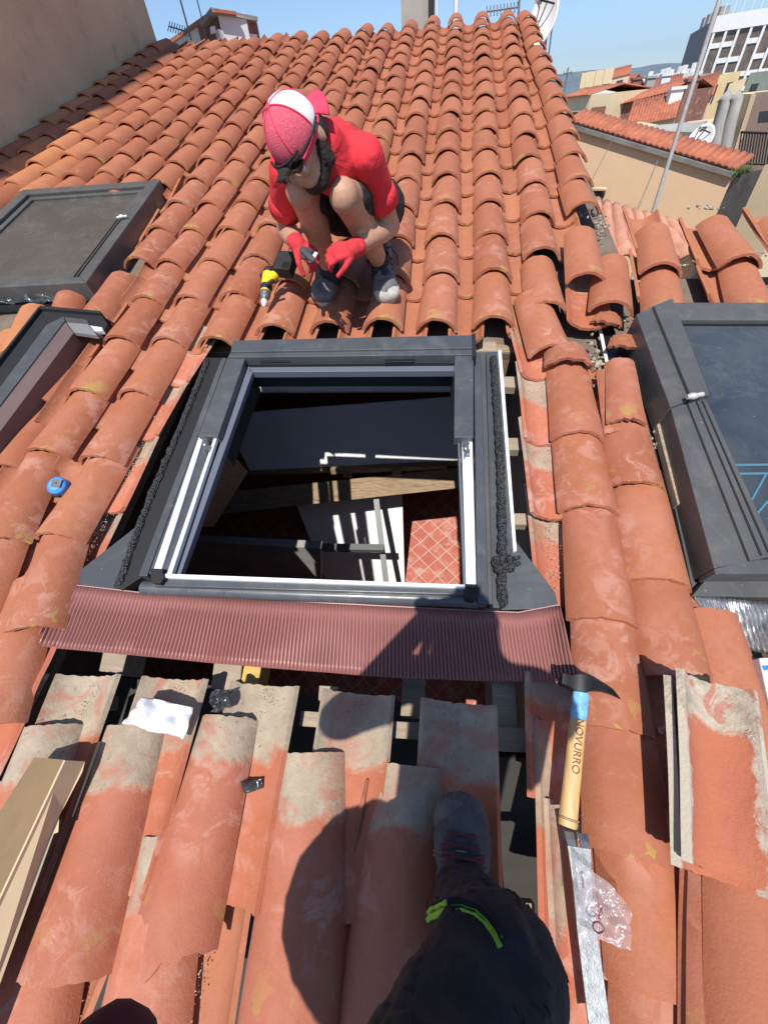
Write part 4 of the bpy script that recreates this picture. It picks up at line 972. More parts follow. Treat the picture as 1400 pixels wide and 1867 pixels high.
# ------------------------------------------------------------------ the photographer (own leg in view, the rest behind the lens)
ph = thing('person', 'photographer leg in black work trousers with lime zip and grey safety boot, bottom of photo', 'person', RM @ T((.1, -.35, .07)))
knee = P(900, 1788, .46); ank = P(846, 1640, .20); hipp = Vector((-.19, -.54, .80))
mb = MB(); mb.cap(ank+Vector((0, -.01, .0)), .055, knee, .070); mb.ell(knee, (.076, .074, .076)); mb.cap(knee, .076, hipp, .112)
h2 = Vector((-.08, -.66, .80)); k2 = Vector((-.06, -.80, .42)); a2 = Vector((-.06, -1.1, .14))
mb.cap(h2, .10, k2, .07); mb.cap(k2, .065, a2, .05); mb.cap(h2, .12, hipp, .12)
tr = blob('trousers', mb, M_blackc, ph, .007, 6, fn=fold(.011, 13, 1.)); FR[tr.name] = FR[ph.name]
ch = Vector((.01, -.34, 1.08)); s0 = Vector((-.15, -.28, 1.20)); s1 = Vector((.18, -.29, 1.20)); e0 = Vector((-.28, -.30, 1.0)); e1 = Vector((.155, -.36, 1.0)); w0_ = Vector((-.07, -.06, 1.14)); w1_ = Vector((.06, -.07, 1.12)); hd_ = Vector((-.01, -.20, 1.46))
mb = MB(); mb.cap(Vector((0, -.68, .82)), .135, ch, .14); mb.cap(s0, .075, s1, .075); mb.cap(s0, .07, e0, .055); mb.cap(s1, .065, e1, .052); mb.cap(ch, .14, s0.lerp(s1, .5), .11)
mb.cap(Vector((0, -.68, .82)), .135, s0.lerp(s1, .5), .13)
blob('dark_shirt', mb, M_shirt if False else M_blackc, ph, .01, 5)
mb = MB(); mb.cap(e0, .042, w0_, .030); mb.cap(e1, .042, w1_, .030); mb.cap(ch, .12, hd_, .085); mb.ell(hd_, (.078, .095, .115)); mb.ell(hd_+Vector((0, .09, -.01)), (.014, .02, .024)); mb.ell(hd_+Vector((0, .05, -.06)), (.05, .05, .05))
for s_ in (-1, 1): mb.ell(hd_+Vector((s_*.08, 0, 0)), (.01, .02, .03))
blob('body', mb, M_skin, ph, .009, 4)
vdir = RM.to_3x3().inverted() @ c2w(Vector((0, 0, 1))); vup = RM.to_3x3().inverted() @ c2w(Vector((0, -1, 0))); vr = RM.to_3x3().inverted() @ c2w(Vector((1, 0, 0))); EY = Vector((0, 0, HC))
for w_, sd_ in ((w0_, 1), (w1_, -1)): 
    blob('hand', hand_mb(w_, (EY-vup*.07-vdir*.03+vr*(-.03*sd_))-w_, vdir, sd_, (.5, .8, .6)), M_skin, ph, .004, 2)
pn = thing('smartphone', 'black smartphone taking the picture, held above the roof', 'phone', RM @ T(EY-vup*.06-vdir*.03))
mb = MB(); mb.box(EY-vup*.058-vdir*.022+vr*.022, (.072, .146, .008), bodyM(None, vr, vup, vdir)); part('body', mb, M_blk, pn, bev=.004)
mb = MB(); mb.box(EY-vup*.058-vdir*.0275+vr*.022, (.066, .138, .001), bodyM(None, vr, vup, vdir)); part('screen', mb, M_lens, pn)
# finger tip of a dark red glove low in the frame
mb = MB(); fp = EY + (P(182, 1975, .1)-EY).normalized()*.155; mb.ell(fp, (.012, .012, .012)); mb.cap(fp, .012, fp+Vector((-.02, -.07, -.02)), .013); blob('glove_finger', mb, simple('dark_maroon_cloth', (.06, .008, .012), .9), ph, .004, 3, label='dark maroon fingertip of a glove')
# boot
tz = P(840, 1456, .12); hz = Vector((ank.x-.002, tz.y-.285, .10)); tz.z = .085
bt = shoe(ph, hz, tz, (0, 0, 1), (M_boot, simple('boot_toe_suede', (.11, .108, .106), .85, nscale=22, amt=.55, bstr=.3), M_lace, M_blk), label='grey suede safety boot with dark red laces', lo=.17)
mb = MB()
for s_ in (-1, 1):
    d_ = (tz-hz).normalized(); sd2 = d_.cross(Vector((0, 0, 1)))
    c_ = lambda a, b, k: hz+d_*a*.285+sd2*b+Vector((0, 0, k))
    mb.tube([c_(.62, s_*.012, .083), c_(.6, s_*.034, .068), c_(.5, s_*.047, .05), c_(.3, s_*.048, .06)], .0035, 6)
for a_ in (.70, .725): mb.tube([c_(a_-.05*abs(t)**2, t*.052, .014+.062*math.sqrt(max(0, 1-t*t*.97))) for t in [-1+2*k/16 for k in range(17)]], .0022, 6)
for s_ in (-1, 1):
    for k in range(4): mb.tube([c_(.5-.06*k, s_*.030, .078+.012*k), c_(.505-.06*k, s_*.036, .074+.012*k)], .004, 8)
FR[bt.name] = FR[ph.name]; part('piping', mb, M_bootl, bt, smooth=60)
# lime zip over the knee: two tapes of teeth following the cloth
def on_tr(x, y):
    """point where the view ray meets the trousers"""
    from mathutils.bvhtree import BVHTree
    global _bv
    if '_bv' not in globals():
        me = tr.data; _bv = BVHTree.FromPolygons([tr.matrix_world @ v.co if False else FR[ph.name] @ v.co for v in me.vertices], [tuple(p.vertices) for p in me.polygons])
    d = c2w(cray(x, y)); h = _bv.ray_cast(EYE, d); return h
zp = [(772, 1676), (788, 1660), (812, 1650), (842, 1648), (868, 1656), (890, 1676), (905, 1697), (914, 1717)]
pts = []
for i in range(len(zp)-1):
    for k in range(6):
        t = k/6; h = on_tr(zp[i][0]+(zp[i+1][0]-zp[i][0])*t, zp[i][1]+(zp[i+1][1]-zp[i][1])*t)
        if h[0] is not None: pts.append(RMI @ (h[0]+h[1]*.002))
if len(pts) > 4:
    mb = MB(); mb.tube(pts, .0034, 6); mb.tube([q+Vector((0, -.008, .001)) for q in pts], .0042, 6); zz = part('zip', mb, M_green, ph, smooth=60); FR[zz.name] = FR[ph.name]
    mb = MB()
    for i in range(len(pts)-1):
        for t in (0, .33, .66): q = pts[i].lerp(pts[i+1], t); mb.box(q+Vector((0, .003, .005)), (.0018, .007, .003))
    part('zip_teeth', mb, M_blk, zz)

# ================================================================== TOOLS AND LOOSE THINGS
# cordless drill lying on a tile
dr = thing('cordless_drill', 'yellow and black cordless drill lying nose-down beside the roofer', 'drill', RM @ T(P(500, 515, .1)))
a = P(489, 503, .19); b = P(485, 530, .165); ax = (b-a).normalized()
mb = MB(); mb.ell(a-ax*.022, (.024, .024, .024)); mb.cap(b-ax*.018, .0265, b-ax*.010, .0265); blob('motor_cap', mb, M_blk, dr, .004, 1)
mb = MB(); mb.cap(P(497, 512, .205), .009, P(487, 518, .2), .008); part('side_panel', mb, M_blk, dr, smooth=60)
mb = MB(); mb.cap(a, .026, b, .024); mb.cap(P(493, 508, .185), .022, P(503, 500, .19), .020); blob('housing', mb, M_dyel, dr, .004, 2)
mb = MB(); mb.cap(P(494, 506, .18), .020, P(514, 490, .205), .021); mb.cap(P(489, 500, .20), .014, P(480, 503, .18), .016); blob('grip', mb, M_blk, dr, .004, 2)
Bm = frame_of((0, 0, 0), P(536, 480, .2)-P(512, 478, .2), (0, -.3, 1)).to_3x3()
mb = MB(); mb.box(P(521, 482, .215), (.082, .10, .055), Bm); bt_ = part('battery', mb, M_blk, dr, bev=.006); FR[bt_.name] = FR[dr.name]
mb = MB()
for i in range(7): mb.box(P(521, 482, .215)+Bm @ Vector((.005+.005*i, -.03, .028)), (.0018, .034, .003), Bm)
part('battery_rib', mb, M_iron, bt_)
mb = MB(); mb.box(P(521, 482, .19)+Bm @ Vector((0, 0, -.008)), (.086, .104, .016), Bm); mb.box(P(521, 482, .215)+Bm @ Vector((-.043, 0, .0)), (.004, .05, .03), Bm); part('battery_clip', mb, M_dyel, bt_, bev=.003)
mb = MB(); mb.tube([b, b+ax*.012, b+ax*.03, b+ax*.034, b+ax*.052], [.022, .023, .022, .018, .016], 18); ck = part('chuck', mb, M_steel, dr, smooth=35)
mb = MB(); mb.tube([b+ax*.052, b+ax*.075, b+ax*.080], [.016, .009, .004], 14); part('chuck_nose', mb, M_alu, dr, smooth=35)
mb = MB(); mb.tube([P(497, 512, .175), P(503, 515, .17), P(507, 510, .175)], .006, 8); part('trigger', mb, M_iron, dr, smooth=60)
# tape measure
tp = thing('tape_measure', 'blue round tape measure resting between two tile columns at the left', 'tape measure', RM @ T(P(101, 888, .05)))
cc = P(101, 884, .105); N3 = Vector((.10, -.25, 1)).normalized(); Mt = frame_of((0, 0, 0), (1, 0, 0), N3).to_3x3()
mb = MB(); mb.tube([cc-N3*.036, cc-N3*.033, cc-N3*.004, cc], [.029, .032, .032, .028], 28); part('case', mb, M_blue, tp, smooth=40, bev=None)
mb = MB(); mb.tube([cc, cc+N3*.003], [.021, .020], 24); part('dial', mb, simple('light_blue_plastic', (.12, .35, .65), .3), tp, smooth=40)
mb = MB(); mb.box(cc+Mt @ Vector((.006, .004, .004)), (.034, .028, .005), Mt); mb.ell(cc+Mt @ Vector((.006, .004, .007)), (.004, .004, .003), nu=8, nv=5); part('belt_clip', mb, M_steel, tp, bev=.001)
mb = MB(); mb.box(cc-N3*.025+Mt @ Vector((-.004, -.031, 0)), (.024, .012, .014), Mt); mb.box(cc-N3*.025+Mt @ Vector((-.026, -.020, 0)), (.008, .012, .012), Mt); part('mouth', mb, M_blk, tp, bev=.002)
# hammer
hm = thing('hammer', 'slater hammer with pale beech handle and black pick head, right of the opening', 'hammer', RM @ T(P(1045, 1400, .08)))
h0 = P(1061, 1243, .15); h1 = P(1034, 1508, .115); hd = (h1-h0).normalized(); hx = hd.cross(Vector((0, 0, 1)))
def handle():
    mb = MB(); rows = []; L = (h1-h0).length
    for i in range(25):
        t = i/24; wv = .0145+.0045*t+.002*math.sin(t*5)*(1-t); hv = .0115+.003*t
        if i == 0: wv *= .92; hv *= .92
        if i == 24: wv *= .9; hv *= .9
        c = h0+hd*L*t; rows.append([c+hx*wv*math.cos(a)*abs(math.cos(a))**-.15 + Vector((0, 0, 1))*hv*math.sin(a) if abs(math.cos(a)) > .01 else c+Vector((0, 0, 1))*hv*math.sin(a) for a in [2*math.pi*k/18 for k in range(19)]])
    mb.grid(rows); mb.add(rows[0][:-1], [tuple(range(18))]); mb.add(rows[-1][:-1], [tuple(range(18))]); return mb
hn = part('handle', handle(), M_hand, hm, smooth=40); FR[hn.name] = FR[hm.name]
mb = MB()
for t in (.945, .955): 
    c = h0+(h1-h0)*t; mb.tube([c+hx*.0188*math.cos(a)+Vector((0, 0, .0148*math.sin(a))) for a in [2*math.pi*k/20 for k in range(21)]], .0006, 5)
part('ring_groove', mb, M_iron, hn)
mb = MB(); hh = P(1060, 1252, .15)
def sec(c, w, h): return [c+hd*w*sy+Vector((0, 0, h*sz)) for sy, sz in ((-1, -1), (1, -1), (1, 1), (-1, 1))]
rows = []
for (x, y, w, wd, ht) in ((1022, 1238, .145, .012, .012), (1036, 1243, .148, .013, .014), (1046, 1246, .150, .018, .019), (1066, 1248, .152, .020, .020), (1078, 1250, .152, .012, .013), (1098, 1254, .150, .009, .010), (1115, 1262, .145, .006, .007), (1130, 1274, .14, .0012, .002)):
    q = sec(P(x, y, w), wd, ht); rows.append(q+[q[0]])
mb.grid(rows); mb.add(rows[0][:4], [(0, 1, 2, 3)]); part('head', mb, M_iron, hm, smooth=35, bev=.001)
c = h0+(h1-h0)*.19; mb = MB(); rows = []
for t in (-.030, -.02, 0, .02, .028): rows.append([c+hd*t+hx*(.0172*math.cos(a))+Vector((0, 0, .0140*math.sin(a))) for a in [-.35+(math.pi+.7)*k/14 for k in range(15)]])
mb.grid(rows); part('label', mb, simple('blue_white_label', (.16, .42, .68), .5, nscale=60, amt=.4), hn, smooth=60)
def text(name, body, o, xdir, up, size, mat, parent, depth=.0004):
    cu = bpy.data.curves.new(name, 'FONT'); cu.body = body; cu.size = size; cu.extrude = depth; cu.align_x = 'CENTER'; cu.align_y = 'CENTER'
    t = bpy.data.objects.new('tmp', cu); COL.objects.link(t); dg = bpy.context.evaluated_depsgraph_get(); me = bpy.data.meshes.new_from_object(t.evaluated_get(dg)); bpy.data.objects.remove(t)
    x = Vector(xdir).normalized(); z = Vector(up); z = (z-x*z.dot(x)).normalized(); M = frame_of(o, x, z)
    me.transform(FR[parent.name].inverted() @ RM @ M); me.materials.clear(); me.materials.append(mat)
    ob = bpy.data.objects.new(name, me); COL.objects.link(ob); ob.parent = parent; FR[ob.name] = FR[parent.name]; return ob
text('lettering', 'NOVURRO', h0.lerp(h1, .47)+Vector((0, 0, .0138)), hd, (0, 0, 1), .022, simple('burnt_brown', (.18, .07, .03), .8), hn)
# pry bar
pb = thing('pry_bar', 'flat steel pry bar with forked end, below the hammer handle', 'pry bar', RM @ T(P(1065, 1700, .09)))
q0 = P(1053, 1524, .118); q1 = P(1070, 1700, .112); q2 = P(1100, 1930, .112); d0 = (q1-q0).normalized(); sx = d0.cross(Vector((0, 0, 1)))
mb = MB()
def plate(cs, wd, th):
    rows = [[p-sx*w_-Vector((0, 0, th/2)), p+sx*w_-Vector((0, 0, th/2)), p+sx*w_+Vector((0, 0, th/2)), p-sx*w_+Vector((0, 0, th/2)), p-sx*w_-Vector((0, 0, th/2))] for p, w_ in zip(cs, wd)]
    mb.grid(rows); mb.add(rows[0][:4], [(0, 1, 2, 3)]); mb.add(rows[-1][:4], [(0, 1, 2, 3)])
L0 = lambda t: q0.lerp(q1, t)
plate([L0(.13)-Vector((0, 0, 0)), L0(.3), L0(.5), L0(1), q2], [.0225, .0205, .0185, .018, .018], .006)
for s_ in (-1, 1): 
    o_ = sx*s_*.0135; plate([L0(-.02)+o_+Vector((0, 0, -.012)), L0(.06)+o_+Vector((0, 0, -.004)), L0(.14)+o_*.9], [.0095, .0088, .0085], .005)
part('bar', mb, M_steel, pb, bev=.001)
mb = MB(); s1_ = L0(.42)+Vector((0, 0, .0036)); mb.tube([s1_, s1_+Vector((0, 0, .0006))], [.006, .006], 14); mb.bar(s1_, s1_+d0*.02, .005, .001); part('nail_slot', mb, M_blk, pb)
# plastic bag
def bag_mat():
    m, n, b = nt('clear_film'); tr = n.nodes.new('ShaderNodeBsdfTransparent'); gl = n.nodes.new('ShaderNodeBsdfGlossy'); gl.inputs['Roughness'].default_value = .12; gl.inputs['Color'].default_value = (.95, .95, 1, 1)
    df = n.nodes.new('ShaderNodeBsdfDiffuse'); df.inputs['Color'].default_value = (.75, .68, .68, 1)
    co, _ = obj_co(n, False); lw_ = n.nodes.new('ShaderNodeLayerWeight'); lw_.inputs['Blend'].default_value = .35
    bp = n.nodes.new('ShaderNodeBump'); bp.inputs['Strength'].default_value = 1; bp.inputs['Distance'].default_value = .01; lk(n, nz(n, 26, 5, .6, co, 1.5), bp.inputs['Height']); lk(n, bp.outputs[0], gl.inputs['Normal'])
    m1 = n.nodes.new('ShaderNodeMixShader'); m2 = n.nodes.new('ShaderNodeMixShader'); m1.inputs[0].default_value = .22; lk(n, tr.outputs[0], m1.inputs[1]); lk(n, df.outputs[0], m1.inputs[2])
    lk(n, mth(n, 'ADD', mth(n, 'MULTIPLY', lw_.outputs['Facing'], .5), .14), m2.inputs[0]); lk(n, m1.outputs[0], m2.inputs[1]); lk(n, gl.outputs[0], m2.inputs[2]); lk(n, m2.outputs[0], n.nodes['Material Output'].inputs[0]); return m
M_bag = bag_mat()
pg = thing('plastic_bag', 'small crumpled clear plastic bag lying across the pry bar', 'plastic bag', RM @ T(P(1100, 1660, .1)))
crumple('film', ((P(1048, 1560, .135), P(1138, 1642, .13)), (P(1046, 1692, .125), P(1150, 1738, .115))), .022, M_bag, pg, 11, sub=22, freq=20, solid=None)
mb = MB(); c = P(1092, 1697, .15); mb.tube([c+Vector((.010*math.cos(t*.5), .009*math.sin(t*.5)+.002*t*.3, .0)) for t in range(12)], .0014, 5); mb.tube([P(1096, 1655, .152), P(1098, 1668, .152), P(1092, 1672, .152), P(1096, 1655, .152)], .001, 5)
part('ink_mark', mb, simple('dark_red_ink', (.12, .02, .03), .6), pg)
# cardboard
cb = thing('cardboard_strip', 'folded corner strip of brown cardboard at the bottom left', 'cardboard', RM @ T(P(60, 1600, .1)))
def thick(name, poly, th, mat, parent, label=None):
    v = [P(x, y, w) for x, y, w in poly]; mb = MB(); nn = (v[1]-v[0]).cross(v[-1]-v[0]).normalized(); nn = nn if nn.z > 0 else -nn
    mb.hexa([p-nn*th for p in v], v); return part(name, mb, mat, parent, label=label)
thick('outer_flap', [(119, 1387, .175), (155, 1389, .125), (150, 1408, .126), (108, 1489, .131), (106, 1518, .132), (98, 1521, .133), (-70, 1990, .14), (-150, 1960, .19)], .005, M_card, cb, 'pale sunlit outer flap')
thick('inner_face', [(63, 1381, .118), (118, 1386, .172), (-150, 1960, .187), (-290, 1930, .118)], .005, M_cardd, cb, 'darker brown inner face')
# paper
pp = crumple('paper_sheet', ((P(257, 1268, .085), P(352, 1291, .088)), (P(233, 1324, .075), P(334, 1349, .075))), .028, M_paper, None, 5, sub=16, freq=15, solid=.0006); tag(pp, 'crumpled white paper sheet lying on a mortar-covered pan tile', 'paper')
sc_ = crumple('foil_scrap', ((P(392, 1262, .05), P(432, 1252, .06)), (P(388, 1305, .05), P(425, 1290, .06))), .03, M_foil, None, 6, sub=10, freq=30); tag(sc_, 'small scrap of crumpled silver foil in the gap below the apron', 'foil scrap')
sc2 = crumple('label_scrap', ((P(443, 1423, .05), P(480, 1420, .05)), (P(447, 1446, .045), P(482, 1438, .045))), .012, M_foil, None, 9, sub=8, freq=30); tag(sc2, 'torn dark label scrap stuck in a sunlit pan tile', 'label scrap')
st = MB(); st.prism([(66, 1205), (82, 1196), (50, 1287), (36, 1290)], .0, -.004)
st.v = [v+Vector((0, 0, .03)) for v in st.v]; tag(part('metal_strip', st, M_alu), 'thin silver metal strip lying in the leftmost pan tile below the apron', 'metal strip')
tw = MB(); tw.tube([P(670, 1422, .045), P(658, 1480, .05), P(646, 1552, .045)], [.004, .006, .002], 6); tag(part('clay_sliver', tw, M_edge, smooth=40), 'long thin broken clay sliver lying in a pan tile', 'sliver')
# upturned tiles and stack, lower right
m, n, b = nt('upturned_clay'); tc = n.nodes.new('ShaderNodeTexCoord'); co = tc.outputs['Object']; sp = n.nodes.new('ShaderNodeSeparateXYZ'); lk(n, co, sp.inputs[0])
wob = mth(n, 'MULTIPLY', nz(n, 18, 5, .65, co, .6), .05)
rim = ramp(n, mth(n, 'ADD', mth(n, 'ABSOLUTE', sp.outputs[0]), wob), .078, .084); topm = ramp(n, mth(n, 'ADD', sp.outputs[1], mth(n, 'MULTIPLY', wob, 2.2)), .285, .30)
cl_ = mx(n, ramp(n, nz(n, 9, 6, .65, co), .35, .7), (.42, .135, .07), (.36, .11, .06)); cm_ = mx(n, ramp(n, nz(n, 30, 6, .7, co), .35, .65), (.52, .44, .34), (.33, .27, .20)); cm_ = mx(n, ramp(n, nz(n, 16, 5, .6, co, 1.), .55, .6), cm_, (.42, .19, .14))
cc_ = mx(n, rim, cl_, (.47, .41, .33)); cc_ = mx(n, topm, cc_, cm_); lk(n, cc_, b.inputs['Base Color']); b.inputs['Roughness'].default_value = .88
bump(n, b, mth(n, 'ADD', mth(n, 'MULTIPLY', topm, mth(n, 'MULTIPLY', nz(n, 28, 7, .72, co), 4)), nz(n, 120, 4, .7, co)), .6, .004)
M_upt = m
ME['up1'] = [tile_mesh('tile_upturned', [M_upt, M_edge], L=.325, w0=.156, w1=.150, cap=False, seed=31, jag=.002, half=58, th=.015)]
def single(key, M, label):
    o = bpy.data.objects.new('clay_tile', ME[key][0]); COL.objects.link(o); o.matrix_world = RM @ M; tag(o, label, 'clay tile'); return o
def pose(lip, top, w0, w1, roll=0.):
    a = P(*lip, w0); b = P(*top, w1); d = b-a; ang = math.atan2(-d.x, d.y); return T(a) @ RZ(ang) @ Matrix.Rotation(math.atan2(d.z, math.hypot(d.x, d.y)), 4, 'X') @ Matrix.Rotation(roll, 4, 'Y')
single('up1', pose((1300, 1588), (1280, 1262), .185, .19), 'upturned mortar-caked tile, uppermost of the pair at the right')
single('up1', pose((1286, 1596), (1260, 1244), .163, .168, -.06), 'upturned tile underneath the mortar-caked one, its pale rim showing left')
for i, (dx, w) in enumerate(((-52, .10), (-34, .118), (-8, .138))):
    single('cap_low' if i < 2 else 'cap_up', pose((1408+dx, 2010), (1376+dx, 1602+6*i), w+.01, w, .12), f"{['bottom', 'middle', 'top'][i]} tile of the stack leaning at the lower right corner")
lm = MB(); rr = random.Random(3)
for i in range(240): lm.ell(P(1298+rr.gauss(0, 30), 1318+rr.gauss(0, 16), .168+rr.uniform(-.006, .008)), (rr.uniform(.003, .014), rr.uniform(.003, .009), rr.uniform(.002, .005)), Matrix.Rotation(rr.uniform(0, 3), 3, 'Z'), nu=7, nv=5)
lm.v = [v+Vector((noise.noise(v*150), noise.noise(v*150+Vector((3, 3, 3))), noise.noise(v*150+Vector((7, 7, 7)))))*.004 for v in lm.v]
o = part('mortar_crust', lm, M_mort); tag(o, 'rough crust of old mortar crumbs on the upturned tile', 'mortar', None, 'stuff')
# white carton corner
bx = thing('carton', 'corner of a white carton with a small blue print at the right edge', 'box', RM @ T(P(1420, 1260, .05)))
mb = MB(); mb.prism([(1384, 1200), (1470, 1196), (1500, 1300), (1408, 1310)], .09, .03); part('body', mb, M_paper, bx, bev=.002)
mb = MB(); mb.prism([(1389, 1214), (1402, 1213), (1406, 1222), (1393, 1223)], .0915, .0905); part('print', mb, M_blue, bx)
# mortar rubble
def lumps(name, spots, label, seed, mat=M_mort, size=(.003, .012)):
    rr = random.Random(seed); mb = MB()
    for (x, y, w, sx_, sy_, n) in spots:
        n = int(n*.6)
        for i in range(n):
            s_ = rr.uniform(*size); p = P(x+rr.gauss(0, sx_), y+rr.gauss(0, sy_), w+rr.uniform(-.008, .008)); M = Matrix.Rotation(rr.uniform(0, 6), 3, Vector((rr.random(), rr.random(), rr.random()+.1)).normalized())
            mb.ell(p, (s_, s_*rr.uniform(.5, 1), s_*rr.uniform(.4, .9)), M, 7, 5)
    mb.v = [v+Vector((noise.noise(v*160), noise.noise(v*160+Vector((3, 3, 3))), noise.noise(v*160+Vector((7, 7, 7)))))*.003 for v in mb.v]
    o = part(name, mb, mat); tag(o, label, 'mortar', None, 'stuff'); return o
lumps('mortar_rubble', [(1088, 655, .03, 7, 26, 60), (1080, 390, .04, 12, 5, 30), (1098, 415, .03, 5, 18, 35), (1162, 500, .03, 4, 14, 20), (1140, 578, .03, 12, 6, 25), (1160, 620, .04, 6, 10, 20), (1172, 665, .02, 4, 30, 25), (1195, 800, .02, 5, 26, 25), (1288, 377, .06, 12, 3, 25), (1230, 482, .07, 18, 4, 30), (1385, 462, .07, 16, 3, 25)], 'broken lime mortar rubble between loose tiles right of the skylight', 8)
vm = []
for i in range(len(VER)-1):
    for t in (0, .33, .66): vm.append((VER[i][0]+(VER[i+1][0]-VER[i][0])*t-18-.02*VER[i][1], VER[i][1]+(VER[i+1][1]-VER[i][1])*t+8, .03, 2, 4, 9))
lumps('verge_mortar', vm, 'line of dark crumbly mortar bedding along the verge tiles', 12, simple('dark_bedding_mortar', (.2, .17, .13), .95, nscale=30, amt=.4), (.004, .02))
bm_ = thing('waterproof_strip', 'glossy black waterproofing strip with white edge showing between broken tiles', 'membrane', RM @ T(P(1130, 680, 0)))
mb = MB(); mb.prism([(1080, 530), (1096, 528), (1140, 660), (1205, 800), (1215, 850), (1160, 850), (1120, 740)], .012, -.01); part('membrane', mb, simple('glossy_black_film', (.012, .014, .018), .2, nscale=20, amt=.3, bstr=.6), bm_)
mb = MB(); mb.bar(P(1080, 530, .02), P(1107, 665, .02), .012, .004); mb.bar(P(1107, 665, .02), P(1150, 800, .02), .010, .004); part('white_edge', mb, M_white, bm_)
# grit in the gutters
def grit(name, lines, n, label, seed, col=(.46, .40, .32), size=(.0007, .0026)):
    rr = random.Random(seed); mb = MB()
    for (a, b, wd, k) in lines:
        a = P(*a, .02); b = P(*b, .02); sx_ = (b-a).cross(Vector((0, 0, 1))).normalized()
        for i in range(k):
            t = rr.random(); g = rr.gauss(0, wd); p = a.lerp(b, t)+sx_*g; p.z = .016+.012+g*g*7+rr.random()*.003; s_ = rr.uniform(*size)
            M = Matrix.Rotation(rr.uniform(0, 6), 3, Vector((rr.random(), rr.random(), rr.random()+.1)).normalized())
            mb.add([p+M @ (Vector(q)*s_) for q in ((1, .2, 0), (-.6, .9, .1), (-.5, -.8, .2), (.1, 0, 1.0), (.1, .1, -.7))], [(0, 1, 3), (1, 2, 3), (2, 0, 3), (1, 0, 4), (2, 1, 4), (0, 2, 4)])
    o = part(name, mb, simple(name+'_stone', col, .95, nscale=200, amt=.35)); tag(o, label, 'grit', None, 'stuff')
GL = [((190, 1240), (110, 1420), .016, 260), ((335, 1245), (235, 1600), .010, 420), ((492, 1258), (415, 1640), .012, 520), ((656, 1272), (615, 1670), .009, 360), ((832, 1290), (832, 1450), .008, 330), ((400, 1650), (350, 1860), .005, 60), ((225, 1610), (150, 1860), .005, 50), ((612, 1680), (600, 1860), .005, 60),
      ((1060, 1430), (1065, 1510), .008, 900), ((300, 745), (130, 1070), .012, 700), ((985, 700), (1015, 1080), .012, 500), ((1040, 1400), (1056, 1560), .012, 200)]
grit('roof_grit', GL, 0, 'fine grit and mortar crumbs lying along the pan tiles', 4)
grit('straw_chips', [((1070, 1440), (1075, 1512), .007, 700), ((470, 1330), (420, 1630), .012, 60), ((330, 1330), (240, 1600), .012, 50)], 0, 'pale straw-coloured wood chips beside the hammer handle', 5, (.62, .48, .28), (.0015, .005))

# ================================================================== THE TOWN
ground = MB(); ground.hexa([Vector((x, y, -16.5)) for x, y in ((-9000, -3000), (9000, -3000), (9000, 14000), (-9000, 14000))], [Vector((x, y, -16)) for x, y in ((-9000, -3000), (9000, -3000), (9000, 14000), (-9000, 14000))])
tag(part('ground', ground, simple('town_ground', (.22, .2, .18), .95, nscale=.01, amt=.3), space='world'), 'hazy town ground far below the roofs', 'ground', None, 'structure')
def hills(name, pts, d, col, label, seed):
    mb = MB(); rows = [[], [], [], []]; rr = random.Random(seed); N = 160
    for i in range(N+1):
        t = i/N; x = pts[0][0]+(pts[-1][0]-pts[0][0])*t
        for (a, b) in zip(pts, pts[1:]):
            if a[0] <= x <= b[0]: y = a[1]+(b[1]-a[1])*(x-a[0])/(b[0]-a[0])
        y += 3*noise.noise(Vector((x*.03, seed, 0)))+1.5*noise.noise(Vector((x*.11, seed, 0)))
        p = F(x, y, d); out = Vector((p.x-EYE.x, p.y-EYE.y, 0)).normalized()
        rows[0].append(p+out*900-Vector((0, 0, (p.z+16)*.9))); rows[1].append(p)
        k = noise.noise(Vector((x*.09, 3, seed))); rows[2].append(Vector((p.x, p.y, -16+(p.z+16)*.5))-out*(700+500*k)); rows[3].append(Vector((p.x, p.y, -17))-out*(1700+500*k))
    mb.grid(rows); o = part(name, mb, col, space='world', smooth=30); tag(o, label, 'hills', None, 'structure')
M_hill = simple('scrub_hills', (.10, .12, .10), .95, nscale=.004, amt=.5)
hills('hills', [(-1500, 330), (-200, 250), (400, 200), (900, 150), (1015, 135), (1050, 130), (1100, 124), (1150, 124), (1200, 116), (1250, 112), (1300, 108), (1600, 95), (2600, -20)], 11000, M_hill, 'long blue mountain ridge on the horizon', 3)
def facing(d0, d1): pass
def block(name, label, p0, p1, depth, zb, mat, parent=None, cat='building'):
    """solid with a front between two top corners (px, py, distance); depth runs away from the viewer"""
    a = F(*p0); b = F(*p1); dr_ = Vector((b.x-a.x, b.y-a.y, 0)).normalized(); n_ = Vector((-dr_.y, dr_.x, 0))
    if n_.dot(Vector((a.x-EYE.x, a.y-EYE.y, 0))) < 0: n_ = -n_
    n_ *= depth; mb = MB(); t = [a, b, b+n_, a+n_]; mb.hexa([Vector((q.x, q.y, zb)) for q in t], t)
    o = part(name, mb, mat, parent, space='world')
    if parent is None: tag(o, label, cat)
    return o, a, b, n_
def quadw(pts, th=.05):
    v = [F(*p) for p in pts]; nn = (v[1]-v[0]).cross(v[-1]-v[0]).normalized(); nn = nn if nn.dot(EYE-v[0]) > 0 else -nn; mb = MB(); mb.hexa([p-nn*th for p in v], v); return mb
